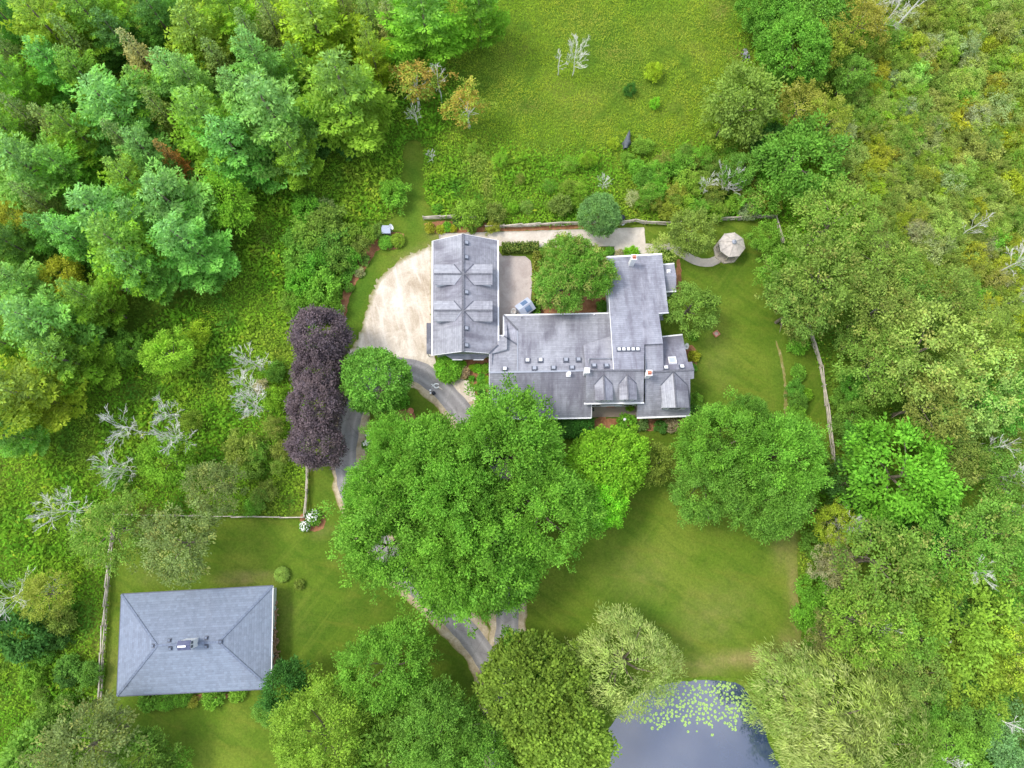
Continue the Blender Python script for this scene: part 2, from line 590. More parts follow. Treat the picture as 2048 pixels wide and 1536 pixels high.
M = dict(
    lawn=mat_lawn(), earth=mat_earth(), gravel=mat_gravel(), verge=mat_verge(), asphalt=mat_asphalt(),
    walk=mat_concrete("pale_concrete", (0.46, 0.40, 0.33), (0.62, 0.56, 0.48)),
    patio=mat_concrete("weathered_slab", (0.36, 0.30, 0.27), (0.48, 0.42, 0.38)),
    terrace=mat_concrete("terrace_stone", (0.27, 0.22, 0.175), (0.37, 0.31, 0.255)),
    path=mat_concrete("path_stone", (0.38, 0.33, 0.27), (0.52, 0.47, 0.40)),
    mulch=mat_mulch(), water=mat_water(), shingle=mat_shingle(), shingle_new=mat_shingle('newer_shingles', 0.12),
    white=mat_plain("white_paint", (0.80, 0.80, 0.81), 0.5, 0.04),
    siding=mat_plain("painted_siding", (0.66, 0.69, 0.72), 0.7, 0.06),
    glass=mat_plain("window_glass", (0.03, 0.04, 0.055), 0.08, 0.1, 1.0, 0.8),
    vent=mat_plain("grey_vent_metal", (0.31, 0.33, 0.38), 0.5, 0.08),
    lead=mat_plain("dark_flashing", (0.10, 0.11, 0.14), 0.6, 0.15),
    cap=mat_plain("ridge_cap_shingle", (0.13, 0.132, 0.15), 0.85, 0.3, 4.0),
    brick=mat_plain("red_brick", (0.50, 0.20, 0.13), 0.9, 0.25, 6.0),
    rail=mat_plain("weathered_rail_wood", (0.44, 0.39, 0.32), 0.9, 0.3, 5.0),
    bark=mat_plain("grey_bark", (0.20, 0.165, 0.125), 0.95, 0.35, 3.0),
    deadwood=mat_plain("bleached_deadwood", (0.68, 0.665, 0.62), 0.9, 0.15, 2.0),
    cedar=mat_plain("weathered_cedar", (0.50, 0.45, 0.40), 0.9, 0.22, 2.5),
    screen=mat_plain("dark_insect_screen", (0.03, 0.045, 0.055), 0.6, 0.2),
    trim=mat_plain("tan_timber", (0.52, 0.45, 0.36), 0.8, 0.15),
    stone=mat_plain("grey_field_stone", (0.30, 0.30, 0.33), 0.9, 0.35, 2.0),
    black=mat_plain("black_plastic", (0.02, 0.025, 0.035), 0.45, 0.2),
    rubber=mat_plain("dark_grey_tarpaulin", (0.085, 0.095, 0.105), 0.6, 0.2),
    polycarb=mat_plain("pale_blue_grey_plastic", (0.40, 0.44, 0.54), 0.5, 0.08),
    pane=mat_plain("blue_roof_pane", (0.13, 0.20, 0.33), 0.15, 0.15, 1.0, 0.6),
    firewood=mat_plain("split_firewood", (0.34, 0.22, 0.13), 0.9, 0.4, 2.0),
    petal=mat_plain("white_petals", (0.78, 0.79, 0.74), 0.8, 0.08),
    wire=mat_plain("pale_wire", (0.62, 0.64, 0.62), 0.5, 0.1),
    leaf=mat_leaf("broad_leaves"),
    leaf_ochre=mat_leaf("leaves_with_ochre_seed", (0.34, 0.345, 0.10), 0.20),
    leaf_cream=mat_leaf("leaves_with_cream_bloom", (0.38, 0.38, 0.12), 0.26),
    leaf_orange=mat_leaf("leaves_turning_orange", (0.50, 0.33, 0.08), 0.42),
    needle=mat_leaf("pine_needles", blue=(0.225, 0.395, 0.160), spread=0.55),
    willow=mat_leaf("willow_leaves", (0.42, 0.48, 0.17), 0.4, spread=0.5, trans=0.3),
    plum=mat_leaf("plum_leaves", (0.125, 0.095, 0.11), 0.3, spread=0.45, trans=0.12),
    weed=mat_weed("weed_leaves", [(0.32, (0.125, 0.345, 0.026)), (0.46, (0.170, 0.395, 0.030)), (0.56, (0.245, 0.430, 0.036)), (0.68, (0.34, 0.44, 0.06))]),
    blade=mat_weed("meadow_blades", [(0.32, (0.225, 0.430, 0.030)), (0.46, (0.310, 0.475, 0.038)), (0.56, (0.400, 0.500, 0.050)), (0.68, (0.50, 0.49, 0.12))]),
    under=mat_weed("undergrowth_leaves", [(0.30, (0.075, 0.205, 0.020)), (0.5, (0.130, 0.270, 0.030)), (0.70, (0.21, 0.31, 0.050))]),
    pad=mat_plain("lily_pad_leaf", (0.30, 0.46, 0.12), 0.5, 0.3, 1.5),
)
# ------------------------------------------------------------------ ground sheets
def inside(poly, x, y):
    """vectorised point in polygon"""
    poly = np.asarray(poly)
    r = np.zeros(np.shape(x), bool)
    n = len(poly)
    for i in range(n):
        x0, y0 = poly[i]
        x1, y1 = poly[(i + 1) % n]
        if y0 == y1:
            continue
        c = (y0 > y) != (y1 > y)
        r ^= c & (x < (x1 - x0) * (y - y0) / (y1 - y0) + x0)
    return r


def edge_dist(poly, x, y):
    d = np.full(np.shape(x), 1e9)
    n = len(poly)
    for i in range(n):
        a, b = np.array(poly[i]), np.array(poly[(i + 1) % n])
        ab = b - a
        L = max(ab @ ab, 1e-9)
        t = np.clip(((x - a[0]) * ab[0] + (y - a[1]) * ab[1]) / L, 0, 1)
        d = np.minimum(d, np.hypot(x - a[0] - t * ab[0], y - a[1] - t * ab[1]))
    return d


def densify(poly, step, jit=0.0, closed=True, smooth=0):
    pts = [np.array(p[:2], float) for p in poly]
    for _ in range(smooth):                               # corner cutting
        q = []
        n = len(pts)
        for i in range(n if closed else n - 1):
            a, b = pts[i], pts[(i + 1) % n]
            q += [a * .75 + b * .25, a * .25 + b * .75]
        if not closed:
            q = [pts[0]] + q + [pts[-1]]
        pts = q
    o = []
    n = len(pts)
    for i in range(n if closed else n - 1):
        a, b = pts[i], pts[(i + 1) % n]
        k = max(1, int(np.linalg.norm(b - a) / step))
        for j in range(k):
            o.append(a + (b - a) * j / k)
    if not closed:
        o.append(pts[-1])
    o = np.array(o)
    if jit:
        o = o + rng.normal(0, jit, o.shape)
    return o


def sheet(name, px, z, m, cell=1.0, jit=0.05, smooth=1, fade=1.2, kind='structure', world=False, thick=0.0, attrs=None, parent=None):
    poly = [p if world else PXY(*p) for p in px]
    b = densify(poly, max(0.3, cell * 0.5), jit, True, smooth)
    lo, hi = b.min(0), b.max(0)
    gx, gy = np.meshgrid(np.arange(lo[0], hi[0], cell), np.arange(lo[1], hi[1], cell))
    gx, gy = gx.ravel(), gy.ravel()
    k = inside(b, gx, gy)
    gx, gy = gx[k], gy[k]
    k = edge_dist(b, gx, gy) > cell * 0.35
    gx, gy = gx[k], gy[k]
    vs = [Vector(p) for p in b] + [Vector((x, y)) for x, y in zip(gx, gy)]
    nb = len(b)
    ov, oe, of, *_ = delaunay_2d_cdt(vs, [(i, (i + 1) % nb) for i in range(nb)], [], 1, 1e-5)
    v = np.array([(p.x, p.y, z) for p in ov])
    d = edge_dist(b, v[:, 0], v[:, 1])
    at = {"edge": np.clip(d / fade, 0, 1)}
    for an, fn in (attrs or {}).items():
        at[an] = fn(v[:, 0], v[:, 1])
    if thick:
        n0 = len(v)
        v = np.vstack([v, np.column_stack([b, np.full(nb, z - thick)])])
        sides = []
        key = {(round(p[0], 4), round(p[1], 4)): i for i, p in enumerate(v[:n0])}
        idx = [key.get((round(p[0], 4), round(p[1], 4)), None) for p in b]
        for i in range(nb):
            a, c = idx[i], idx[(i + 1) % nb]
            if a is None or c is None:
                continue
            sides += [(a, n0 + i, n0 + (i + 1) % nb), (a, n0 + (i + 1) % nb, c)]
        of = list(of) + sides
        for an in at:
            at[an] = np.concatenate([at[an], np.zeros(nb)])
    f = np.array([t for t in of if len(t) == 3], np.int32)
    me = mesh_np(name, v, f, m, at)
    bm = bmesh.new()
    bm.from_mesh(me)
    for fc in bm.faces:
        fc.normal_update()
        if fc.normal.z < -0.5:
            fc.normal_flip()
    bm.to_mesh(me)
    bm.free()
    o = link(name, me, parent)
    if kind:
        o["kind"] = kind
    return o, b


def ribbon(name, px, width, z, m, jit=0.05, fade=0.7, kind='structure', wfn=None):
    c = densify([PXY(*p) for p in px], 0.7, 0, False, 2)
    d = np.gradient(c, axis=0)
    d /= np.linalg.norm(d, axis=1)[:, None] + 1e-9
    nrm = np.column_stack([-d[:, 1], d[:, 0]])
    cols = 9
    vs, ac, ed = [], [], []
    for i in range(len(c)):
        for j in range(cols):
            t = -1 + 2 * j / (cols - 1)
            ww = width / 2 * (1 if wfn is None else wfn(i / len(c)))
            e = rng.normal(0, jit) if j in (0, cols - 1) else 0
            q = c[i] + nrm[i] * (t * ww + e)
            vs.append((q[0], q[1], z + .006 * i / len(c)))
            ac.append(t)
            ed.append(min(1, (1 - abs(t)) * ww / fade))
    fs = []
    for i in range(len(c) - 1):
        for j in range(cols - 1):
            a = i * cols + j
            fs.append((a, a + cols, a + cols + 1, a + 1))
    me = mesh_np(name, vs, fs, m, {"across": ac, "edge": ed})
    bm = bmesh.new()
    bm.from_mesh(me)
    for fc in bm.faces:
        fc.normal_update()
        if fc.normal.z < 0:
            fc.normal_flip()
    bm.to_mesh(me)
    bm.free()
    o = link(name, me)
    o["kind"] = kind
    left = [tuple(vs[i * cols][:2]) for i in range(len(c))]
    right = [tuple(vs[i * cols + cols - 1][:2]) for i in range(len(c))]
    return o, np.array(left + right[::-1])


def blobs(lst):
    """soft patches of worn or lush turf given as (px, py, rx, ry, rotation degrees, strength)"""
    ww = []
    for px, py, rx, ry, rot, s in lst:
        p = P(px, py)
        k = scale_at(px, py)
        ww.append((p.x, p.y, rx * k, ry * k, math.radians(rot), s))

    def fn(x, y):
        a = np.zeros(np.shape(x))
        for cx, cy, rx, ry, r, s in ww:
            dx, dy = x - cx, y - cy
            u = (dx * math.cos(r) + dy * math.sin(r)) / rx
            v = (-dx * math.sin(r) + dy * math.cos(r)) / ry
            a = np.maximum(a, s * np.exp(-(u * u + v * v)))
        return np.clip(a, 0, 1)
    return fn


g = np.linspace(-700, 700, 57)
X, Y = np.meshgrid(g, g)
f = [(j * 57 + i, j * 57 + i + 1, (j + 1) * 57 + i + 1, (j + 1) * 57 + i) for j in range(56) for i in range(56)]
link("ground", mesh_np("ground", np.column_stack([X.ravel(), Y.ravel(), np.zeros(X.size)]), f, M['earth']))["kind"] = "structure"

LAWN = [(212, 1420), (150, 1560), (140, 1620), (640, 1640), (1000, 1620), (1200, 1500), (1225, 1440), (1330, 1362), (1372, 1362), (1480, 1363), (1560, 1335), (1606, 1310),
        (1598, 1200), (1592, 1090), (1612, 1010), (1662, 930), (1654, 830), (1636, 735), (1606, 645), (1570, 540), (1548, 440),
        (1440, 442), (1330, 452), (1240, 447), (1165, 452), (975, 458), (968, 440), (850, 438), (846, 286), (838, 280), (812, 284), (806, 300),
        (804, 430), (735, 452), (700, 510), (690, 560), (676, 640), (622, 660), (619, 930), (614, 1034), (470, 1034), (234, 1032), (222, 1130)]
lawn, LAWNW = sheet("lawn", LAWN, 0.02, M['lawn'], 0.8, 0.10, 1, 1.5, attrs={
    "dry": blobs([(1592, 1180, 14, 120, 0, .75), (1500, 1318, 90, 15, 4, .8), (1400, 1335, 60, 12, 0, .6), (1585, 1290, 25, 25, 0, .6), (1565, 1095, 22, 40, 0, .4),
                  (490, 1156, 55, 9, 3, .8), (222, 1370, 10, 60, 0, .35), (1420, 1230, 80, 50, 20, .25), (1280, 1150, 70, 60, 0, .18), (880, 465, 22, 18, 0, .7), (838, 505, 40, 12, 25, .55),
                  (1435, 720, 30, 60, 0, .15), (985, 1250, 40, 90, 0, .15), (540, 1240, 60, 60, 0, .12), (640, 1060, 20, 16, 0, .3), (300, 1155, 30, 14, 0, .2), (1560, 990, 22, 30, 0, .3)]),
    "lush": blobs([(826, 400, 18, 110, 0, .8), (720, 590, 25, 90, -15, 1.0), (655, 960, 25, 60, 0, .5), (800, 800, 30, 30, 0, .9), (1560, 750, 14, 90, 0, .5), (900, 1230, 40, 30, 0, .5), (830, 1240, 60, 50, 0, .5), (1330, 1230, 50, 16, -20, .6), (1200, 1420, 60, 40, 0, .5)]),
})

POND = [(1216, 1445), (1300, 1372), (1372, 1362), (1440, 1361), (1478, 1366), (1500, 1392), (1522, 1440), (1540, 1490), (1562, 1540), (1600, 1640), (1420, 1660), (1200, 1640), (1190, 1540)]
bank, BANKW = sheet("pond_bank", [(1200, 1440), (1295, 1364), (1372, 1355), (1440, 1353), (1485, 1358), (1512, 1388), (1536, 1440), (1556, 1490), (1580, 1540), (1618, 1650), (1420, 1672), (1184, 1650), (1172, 1540)], 0.032, M['earth'], 1.2, 0.1, 1)
water, PONDW = sheet("pond_water", POND, 0.045, M['water'], 1.2, 0.08, 1)

GRAVEL = [(868, 484), (842, 500), (808, 514), (782, 532), (758, 556), (742, 590), (730, 625), (722, 660), (708, 690), (692, 720), (690, 745), (720, 735), (760, 720), (800, 730), (835, 748), (870, 762), (905, 790), (930, 800), (950, 806),
          (956, 800), (946, 775), (928, 755), (905, 745), (880, 735), (868, 718)]
GB_ = [PXY(*p) for p in GRAVEL]
grav, GRAVW = sheet("gravel_court", GRAVEL, 0.066, M['gravel'], 0.6, 0.16, 1, 1.6, attrs={
    "edge": lambda x, y: np.where(y < P(800, 700).y, np.clip(edge_dist(GB_, x, y) / 1.6 + .45, 0, 1), np.clip(edge_dist(GB_, x, y) / 1.6, 0, 1))})
DRIVE_A = [(836, 738), (868, 762), (905, 800), (945, 850), (980, 920), (1004, 1010), (1014, 1110), (1014, 1200), (1016, 1250), (1006, 1310), (1000, 1380), (1004, 1500), (1010, 1640)]
DRIVE_B = [(836, 738), (790, 730), (740, 760), (708, 815), (694, 880), (692, 930), (700, 985), (735, 1060), (800, 1140), (866, 1196), (918, 1246), (960, 1296), (988, 1345), (1000, 1400)]
LOOP = [(1000, 1420), (988, 1345), (960, 1296), (918, 1246), (866, 1196), (800, 1140), (735, 1060), (700, 985), (691, 930), (693, 880), (704, 820), (732, 768), (780, 736), (832, 738), (868, 762), (905, 800),
        (945, 850), (980, 920), (1004, 1010), (1014, 1110), (1014, 1200), (1016, 1250), (1008, 1310)]
TAIL = [(1012, 1285), (1002, 1340), (1000, 1400), (1004, 1500), (1010, 1640)]
v1, VERGEA = ribbon("gravel_verge", [(x + (6 if y > 860 and x < 720 else 0), y) for x, y in LOOP], 4.9, 0.056, M['verge'], 0.12, 1.0)
v2, VERGEB = ribbon("gravel_verge", TAIL, 4.6, 0.0635, M['verge'], 0.12, 1.0)
a1, ROADA = ribbon("asphalt_drive", LOOP, 2.9, 0.072, M['asphalt'], 0.05)
a2, ROADB = ribbon("asphalt_drive", TAIL, 2.9, 0.084, M['asphalt'], 0.05)
wk, WALKW = sheet("concrete_walk", [(878, 467), (1000, 464), (1100, 461), (1200, 458), (1288, 455), (1291, 488), (1330, 488), (1334, 505), (1322, 516), (1228, 518), (1228, 493), (1100, 495), (994, 492), (990, 520), (878, 500)], 0.085, M['walk'], 0.8, 0.02, 0, thick=0.1)
pt, PATIOW = sheet("slab_yard", [(990, 490), (1004, 512), (1050, 513), (1062, 522), (1065, 560), (1063, 586), (1062, 602), (1067, 625), (1070, 660), (1000, 690), (985, 680)], 0.095, M['patio'], 0.8, 0.03, 0, thick=0.1)
tr, TERRW = sheet("front_terrace", [(1172, 800), (1290, 800), (1290, 833), (1172, 835)], 0.10, M['terrace'], 0.8, 0.01, 0, thick=0.1)
pa, PATHW = ribbon("garden_path", [(1310, 494), (1345, 494), (1368, 510), (1392, 524), (1420, 527), (1440, 516), (1452, 505)], 1.25, 0.088, M['path'], 0.02)
fp, FPATHW = sheet("terrace_path", [(1196, 834), (1212, 834), (1212, 862), (1194, 862)], 0.09, M['mulch'], 0.5, 0.02, 0)

BEDS = [
    [(846, 442), (970, 443), (978, 452), (972, 466), (880, 467), (852, 462)],
    [(972, 456), (1165, 450), (1240, 444), (1242, 450), (1165, 458), (972, 464)],
    [(908, 726), (978, 706), (990, 760), (990, 832), (958, 832), (952, 790), (946, 765), (925, 750)],
    [(1172, 836), (1300, 838), (1420, 838), (1428, 852), (1400, 866), (1330, 864), (1290, 860), (1262, 862), (1225, 862), (1180, 870), (1120, 862), (1120, 840)],
    [(604, 1028), (620, 1020), (640, 1022), (652, 1038), (650, 1054), (636, 1063), (618, 1064), (606, 1054), (598, 1040)],
    [(672, 640), (684, 600), (692, 560), (712, 520), (738, 488), (756, 470), (806, 462), (812, 482), (800, 496), (780, 500), (756, 498), (742, 520), (728, 545), (708, 572), (697, 602), (690, 650)],
    [(786, 826), (806, 818), (828, 824), (834, 838), (815, 848), (790, 846)],
    [(724, 862), (750, 858), (775, 870), (776, 900), (750, 908), (726, 896)],
    [(1550, 680), (1554, 682), (1566, 720), (1572, 760), (1574, 810), (1580, 840), (1588, 852), (1586, 868), (1578, 868), (1568, 835), (1568, 800), (1568, 760), (1560, 722)],
    [(1604, 1004), (1632, 996), (1634, 1030), (1612, 1036)],
    [(1352, 518), (1362, 520), (1362, 590), (1352, 590)],
    [(1366, 690), (1390, 690), (1396, 730), (1384, 744), (1374, 744)],
    [(470, 1384), (300, 1394), (300, 1404), (470, 1398)],
    [(1050, 640), (1230, 630), (1230, 560), (1190, 560), (1080, 600)],
]
BEDW = []
for b in BEDS:
    o, bw = sheet("mulch_bed", b, 0.036 + 0.001 * len(BEDW), M['mulch'] if len(BEDW) != 8 else M['verge'], 0.6, 0.05, 1)
    BEDW.append(bw)


# ------------------------------------------------------------------ roofs and walls
def slab(name, pts, m, parent, thick=0.14, col=(0.32, 0.325, 0.37), courses=None):
    """a roof plane as a slab; UV: u along the eave, v up the slope, metres"""
    pts = [Vector(p) for p in pts]
    nrm = Vector((0, 0, 0))
    for i in range(len(pts)):
        a, b = pts[i], pts[(i + 1) % len(pts)]
        nrm += Vector(((a.y - b.y) * (a.z + b.z), (a.z - b.z) * (a.x + b.x), (a.x - b.x) * (a.y + b.y)))
    nrm.normalize()
    if nrm.z < 0:
        pts = pts[::-1]
        nrm = -nrm
    n = len(pts)
    vs = pts + [p - Vector((0, 0, thick)) for p in pts]
    fs = [tuple(range(n)), tuple(range(2 * n - 1, n - 1, -1))] + [(i, n + i, n + (i + 1) % n, (i + 1) % n) for i in range(n)]
    me = bpy.data.meshes.new(name)
    me.from_pydata([tuple(v) for v in vs], [], fs)
    up = Vector((0, 0, 1)) - nrm * nrm.z
    if up.length < 1e-3:
        up = Vector((0, 1, 0))
    up.normalize()
    u = up.cross(nrm)
    uv = me.uv_layers.new(name="slope")
    o0 = pts[0]
    off = Vector((random.random() * 50, 0, 0))
    for lp in me.loops:
        q = Vector(me.vertices[lp.vertex_index].co) - o0
        uv.data[lp.index].uv = (q.dot(u) + off.x, q.dot(up) + 20)
    me.materials.append(m)
    o = link(name, me, parent)
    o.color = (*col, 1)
    return o


def bar_obj(name, a, b, w, h, m, parent):
    return MB().bar(a, b, w, h).obj(name, m, parent)


def ridge_cap(a, b, parent, wd=0.34, m=None, lift=0.045):
    a, b = Vector(a), Vector(b)
    n = max(2, int((b - a).length / 0.33))
    mb = MB()
    for i in range(n):
        p, q = a.lerp(b, i / n), a.lerp(b, (i + 1.08) / n)
        mb.bar(p + Vector((0, 0, lift + 0.02)), q + Vector((0, 0, lift)), wd, 0.05)
    return mb.obj("ridge_cap", m or M['cap'], parent)


def walls(name, poly, topz, m, parent, z0=0.0):
    """outer wall: poly is a list of (x, y) corners; topz(x, y) is the underside of the roof"""
    pts = []
    n = len(poly)
    for i in range(n):
        a, b = Vector(poly[i]), Vector(poly[(i + 1) % n])
        k = max(1, int((b - a).length / 0.4))
        for j in range(k):
            pts.append(a.lerp(b, j / k))
    n = len(pts)
    vs = [(p.x, p.y, z0) for p in pts] + [(p.x, p.y, max(z0 + 0.2, topz(p.x, p.y))) for p in pts]
    fs = [(i, (i + 1) % n, n + (i + 1) % n, n + i) for i in range(n)]
    me = bpy.data.meshes.new(name)
    me.from_pydata(vs, [], fs)
    me.materials.append(m)
    return link(name, me, parent)


def inset(poly, d):
    c = sum((Vector(p) for p in poly), Vector((0, 0))) / len(poly)
    n = len(poly)
    area = sum(poly[i][0] * poly[(i + 1) % n][1] - poly[(i + 1) % n][0] * poly[i][1] for i in range(n))
    if area < 0:
        poly = poly[::-1]
    r = []
    for i in range(n):
        p, a, b = Vector(poly[i]), Vector(poly[i - 1]), Vector(poly[(i + 1) % n])
        e1, e2 = (p - a).normalized(), (b - p).normalized()
        n1, n2 = Vector((-e1.y, e1.x)), Vector((-e2.y, e2.x))
        k = 1 + n1.dot(n2)
        r.append(p + (n1 + n2) * (d / max(k, 0.3)))
    return r


def window(parent, a, b, t, z, wd, ht, panes=2):
    """window in the wall from a to b (outside on the right-hand side): frame > pane"""
    a, b = Vector((*a, 0)), Vector((*b, 0))
    d = (b - a).normalized()
    o = Vector((d.y, -d.x, 0))
    c = a.lerp(b, t) + o * 0.02
    c.z = z + ht / 2
    mb = MB()
    up = Vector((0, 0, 1))
    for s in (-1, 1):
        mb.bar(c + d * (s * wd / 2) - up * (ht / 2 + .04), c + d * (s * wd / 2) + up * (ht / 2 + .04), 0.09, 0.09, d)
        mb.bar(c - d * (wd / 2 - .045) + up * (s * ht / 2), c + d * (wd / 2 - .045) + up * (s * ht / 2), 0.09, 0.085)
    fr = mb.obj("window", M['white'], parent)
    for k in range(panes):
        q = c + d * (wd * ((k + .5) / panes - .5))
        MB().bar(q - up * (ht / 2 - .05), q + up * (ht / 2 - .05), wd / panes - .1, 0.03, o).obj("pane", M['glass'], fr)
    return fr


def door(parent, a, b, t, wd, ht, m, name="door"):
    a, b = Vector((*a, 0)), Vector((*b, 0))
    d = (b - a).normalized()
    o = Vector((d.y, -d.x, 0))
    c = a.lerp(b, t) + o * 0.03
    mb = MB().bar(c + Vector((0, 0, .05)), c + Vector((0, 0, ht)), wd, 0.07, o)
    dr = mb.obj(name, m, parent)
    MB().box(c + o * 0.07 + d * (wd * 0.38) + Vector((0, 0, 1.0)), (0.06, 0.06, 0.16)).obj("handle", M['lead'], dr)
    return dr


def roof_vent(roof, pos, nrm, w=0.5, m=None, capm=None, h=0.28, name="vent"):
    """square roof vent: a flange, a stub and a lid"""
    q = Vector((0, 0, 1)).rotation_difference(nrm).to_matrix()
    mb = MB()
    mb.box(Vector(pos) + nrm * 0.06, (w * 1.5, w * 1.5, 0.12), M=q)
    mb.box(Vector(pos) + nrm * (h * 0.45), (w * 1.05, w * 1.05, h * 0.8), M=q)
    o = mb.obj(name, m or M['lead'], roof)
    MB().box(Vector(pos) + nrm * h, (w * 0.9, w * 0.9, 0.07), M=q).obj("lid", capm or M['vent'], roof)
    return o


ROOF = (0.305, 0.31, 0.34)
DARKR = (0.27, 0.27, 0.32)

# ---------------- carriage garage
GZ, GR = 3.2, 5.4
garage = thing("garage", "long grey shingled garage with four gabled dormers beside the gravel court", "garage", P(930, 590))
gi = Matrix.Translation(-garage.location)


def rebase(root):
    """parts were built in world co-ordinates: shift them under their thing's base"""
    inv = Matrix.Translation(-Vector(root.location))
    seen = set()

    def go(o):
        for ch in o.children:
            if ch.type == 'MESH' and ch.data.name not in seen:
                ch.data.transform(inv)
                seen.add(ch.data.name)
            go(ch)
    go(root)


gNW, gSW, gSE, gNE = P(866, 482, GZ), P(865, 711, GZ), P(977, 708, GZ), P(995, 481, GZ)
rN, rS = P(926, 468, GR), P(926, 703, GR)
pW, pE = Plane(gNW, gSW, rN), Plane(gNE, P(996, 690, GZ), rN)
roofW = slab("roof", [gNW, gSW, rS, rN], M['shingle'], garage, col=ROOF)
roofE = slab("roof", [gNE, rN, rS, pE.hit(977, 707), pE.hit(996, 690)], M['shingle'], garage, col=(0.285, 0.285, 0.318))  # darker colour than the west slope: the shaded side is painted in
ridge_cap(rN, rS, garage)
gx = lambda x, y: min(pW.z(x, y), pE.z(x, y)) - 0.16
gpoly = inset([gNW.xy, gSW.xy, P(996, 709, GZ).xy, gNE.xy], 0.40)
walls("wall", gpoly, gx, M['siding'], garage)
bar_obj("gutter", gNW + Vector((-.07, 0, -.06)), gSW + Vector((-.07, 0, -.06)), 0.19, 0.15, M['white'], garage)
bar_obj("gutter", gNE + Vector((.07, 0, -.06)), P(996, 690, GZ) + Vector((.07, 0, -.06)), 0.19, 0.15, M['white'], garage)
for a, b in ((gSW, rS), (rS, pE.hit(977, 707)), (gNW, rN), (rN, gNE)):
    s = Vector((0, -.03 if a.y < 20 else .03, -.09))
    bar_obj("bargeboard", a + s, b + s, 0.05, 0.18, M['white'], garage)
for y0 in (548, 621):                                      # dormers, two on each slope
    for side, pl in ((-1, pW), (1, pE)):
        xf, xv = (868, 908) if side < 0 else (985, 947)
        ridge_in = P(926 + side * 1.5, y0, GR - 0.02)
        fr = P(xf, y0, GR - 0.02)
        for s in (-1, 1):
            ye = y0 + s * (19 if s < 0 else 22)
            ze = pl.hit(xv, ye).z
            ev = P(xf, ye, ze)
            vl = pl.hit(xv, ye) + Vector((0, 0, 0.05))
            ev = ev + Vector((0, 0, 0.05))
            slab("dormer_roof", [ridge_in, fr, ev, vl], M['shingle'], garage, 0.10, (0.36, 0.365, 0.395))
            bar_obj('valley', ridge_in + Vector((0, 0, .04)), vl + Vector((0, 0, .05)), 0.10, 0.05, M['lead'] if s < 0 or side > 0 else M['vent'], garage)
            q = pl.hit(xf + side * -3, ye)
            cw = MB()
            b0 = Vector((ev.x - side * 0.25, ev.y - s * -0.12 * (-1), 0))
            x0, x1 = ev.x - side * 0.22, vl.x
            yc = ev.y + s * 0.16
            cw.add([(x0, yc, pl.z(x0, yc)), (x1, yc, pl.z(x1, yc)), (x1, yc, max(pl.z(x1, yc), vl.z) - .06), (x0, yc, ze - .06)], [(0, 1, 2, 3)])
            cw.obj("dormer_cheek", M['siding'], garage)
        x0 = fr.x - side * 0.22
        ya, yb = P(xf, y0 - 19, ze).y - 0.16, P(xf, y0 + 22, ze).y + 0.16
        MB().add([(x0, ya, pl.z(x0, ya)), (x0, yb, pl.z(x0, yb)), (x0, yb, ze - .1), (x0, fr.y, GR - 0.22), (x0, ya, ze - .1)], [(0, 1, 2, 3, 4)]).obj("dormer_wall", M['siding'], garage)
        a, b = ((x0, ya), (x0, yb)) if side > 0 else ((x0, yb), (x0, ya))
        if side < 0:
            a, b = (x0, ya), (x0, yb)
        else:
            a, b = (x0, yb), (x0, ya)
        wz = pl.z(x0, fr.y) + 0.12
        window(garage, a, b, 0.5, wz, 1.0, max(0.5, ze - .2 - wz))
        ridge_cap(fr, ridge_in, garage, 0.22)
for (px, py) in ((932, 486), (932, 515), (932, 585), (932, 657), (932, 691)):
    roof_vent(roofE, pE.hit(px, py), pE.n, 0.46)
# lean-to on the court side, pent roof under the south gable
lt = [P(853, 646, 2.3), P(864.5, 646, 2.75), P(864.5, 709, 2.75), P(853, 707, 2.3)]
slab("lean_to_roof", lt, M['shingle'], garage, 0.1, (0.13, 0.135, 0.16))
for py in (648, 676, 705):
    a = P(854.5, py, 2.2)
    bar_obj("post", (a.x, a.y, 0), a, 0.12, 0.12, M['white'], garage)
for i in range(5):
    py = 650 + i * 13.5
    bar_obj("rafter", P(853.5, py, 2.18), P(866, py, 2.64), 0.07, 0.10, M['white'], garage)
sy = gpoly[0].y
pt = [P(886, 707, 3.3), P(978, 709, 3.3), P(967, 719, 2.6), P(905, 719, 2.6)]
slab("pent_roof", pt, M['shingle'], garage, 0.1, (0.26, 0.27, 0.33))
bar_obj("gutter", P(905, 719.5, 2.56), P(925, 719.5, 2.56), 0.12, 0.12, M['white'], garage)
bar_obj("gutter", P(947, 719.5, 2.56), P(967, 719.5, 2.56), 0.12, 0.12, M['white'], garage)
gp = gpoly
ys = sorted(gp, key=lambda p: (p.x, p.y))
wl = sorted(gp, key=lambda p: p.x)[:2]
wa, wb = (max(wl, key=lambda p: p.y), min(wl, key=lambda p: p.y))
for t in (0.2, 0.45, 0.7):
    door(garage, wa, wb, t, 2.7, 2.3, M['white'], "garage_door")
sl = sorted(gp, key=lambda p: p.y)[:2]
sa, sb = min(sl, key=lambda p: p.x), max(sl, key=lambda p: p.x)
for t in (0.35, 0.65):
    window(garage, sa, sb, t, 1.0, 1.2, 1.2)
rebase(garage)

# ---------------- main house
house = thing("house", "sprawling grey shingled house with joined roofs, dormers and red brick chimneys", "house", P(1180, 700))
E = 3.0
RZ = 6.0
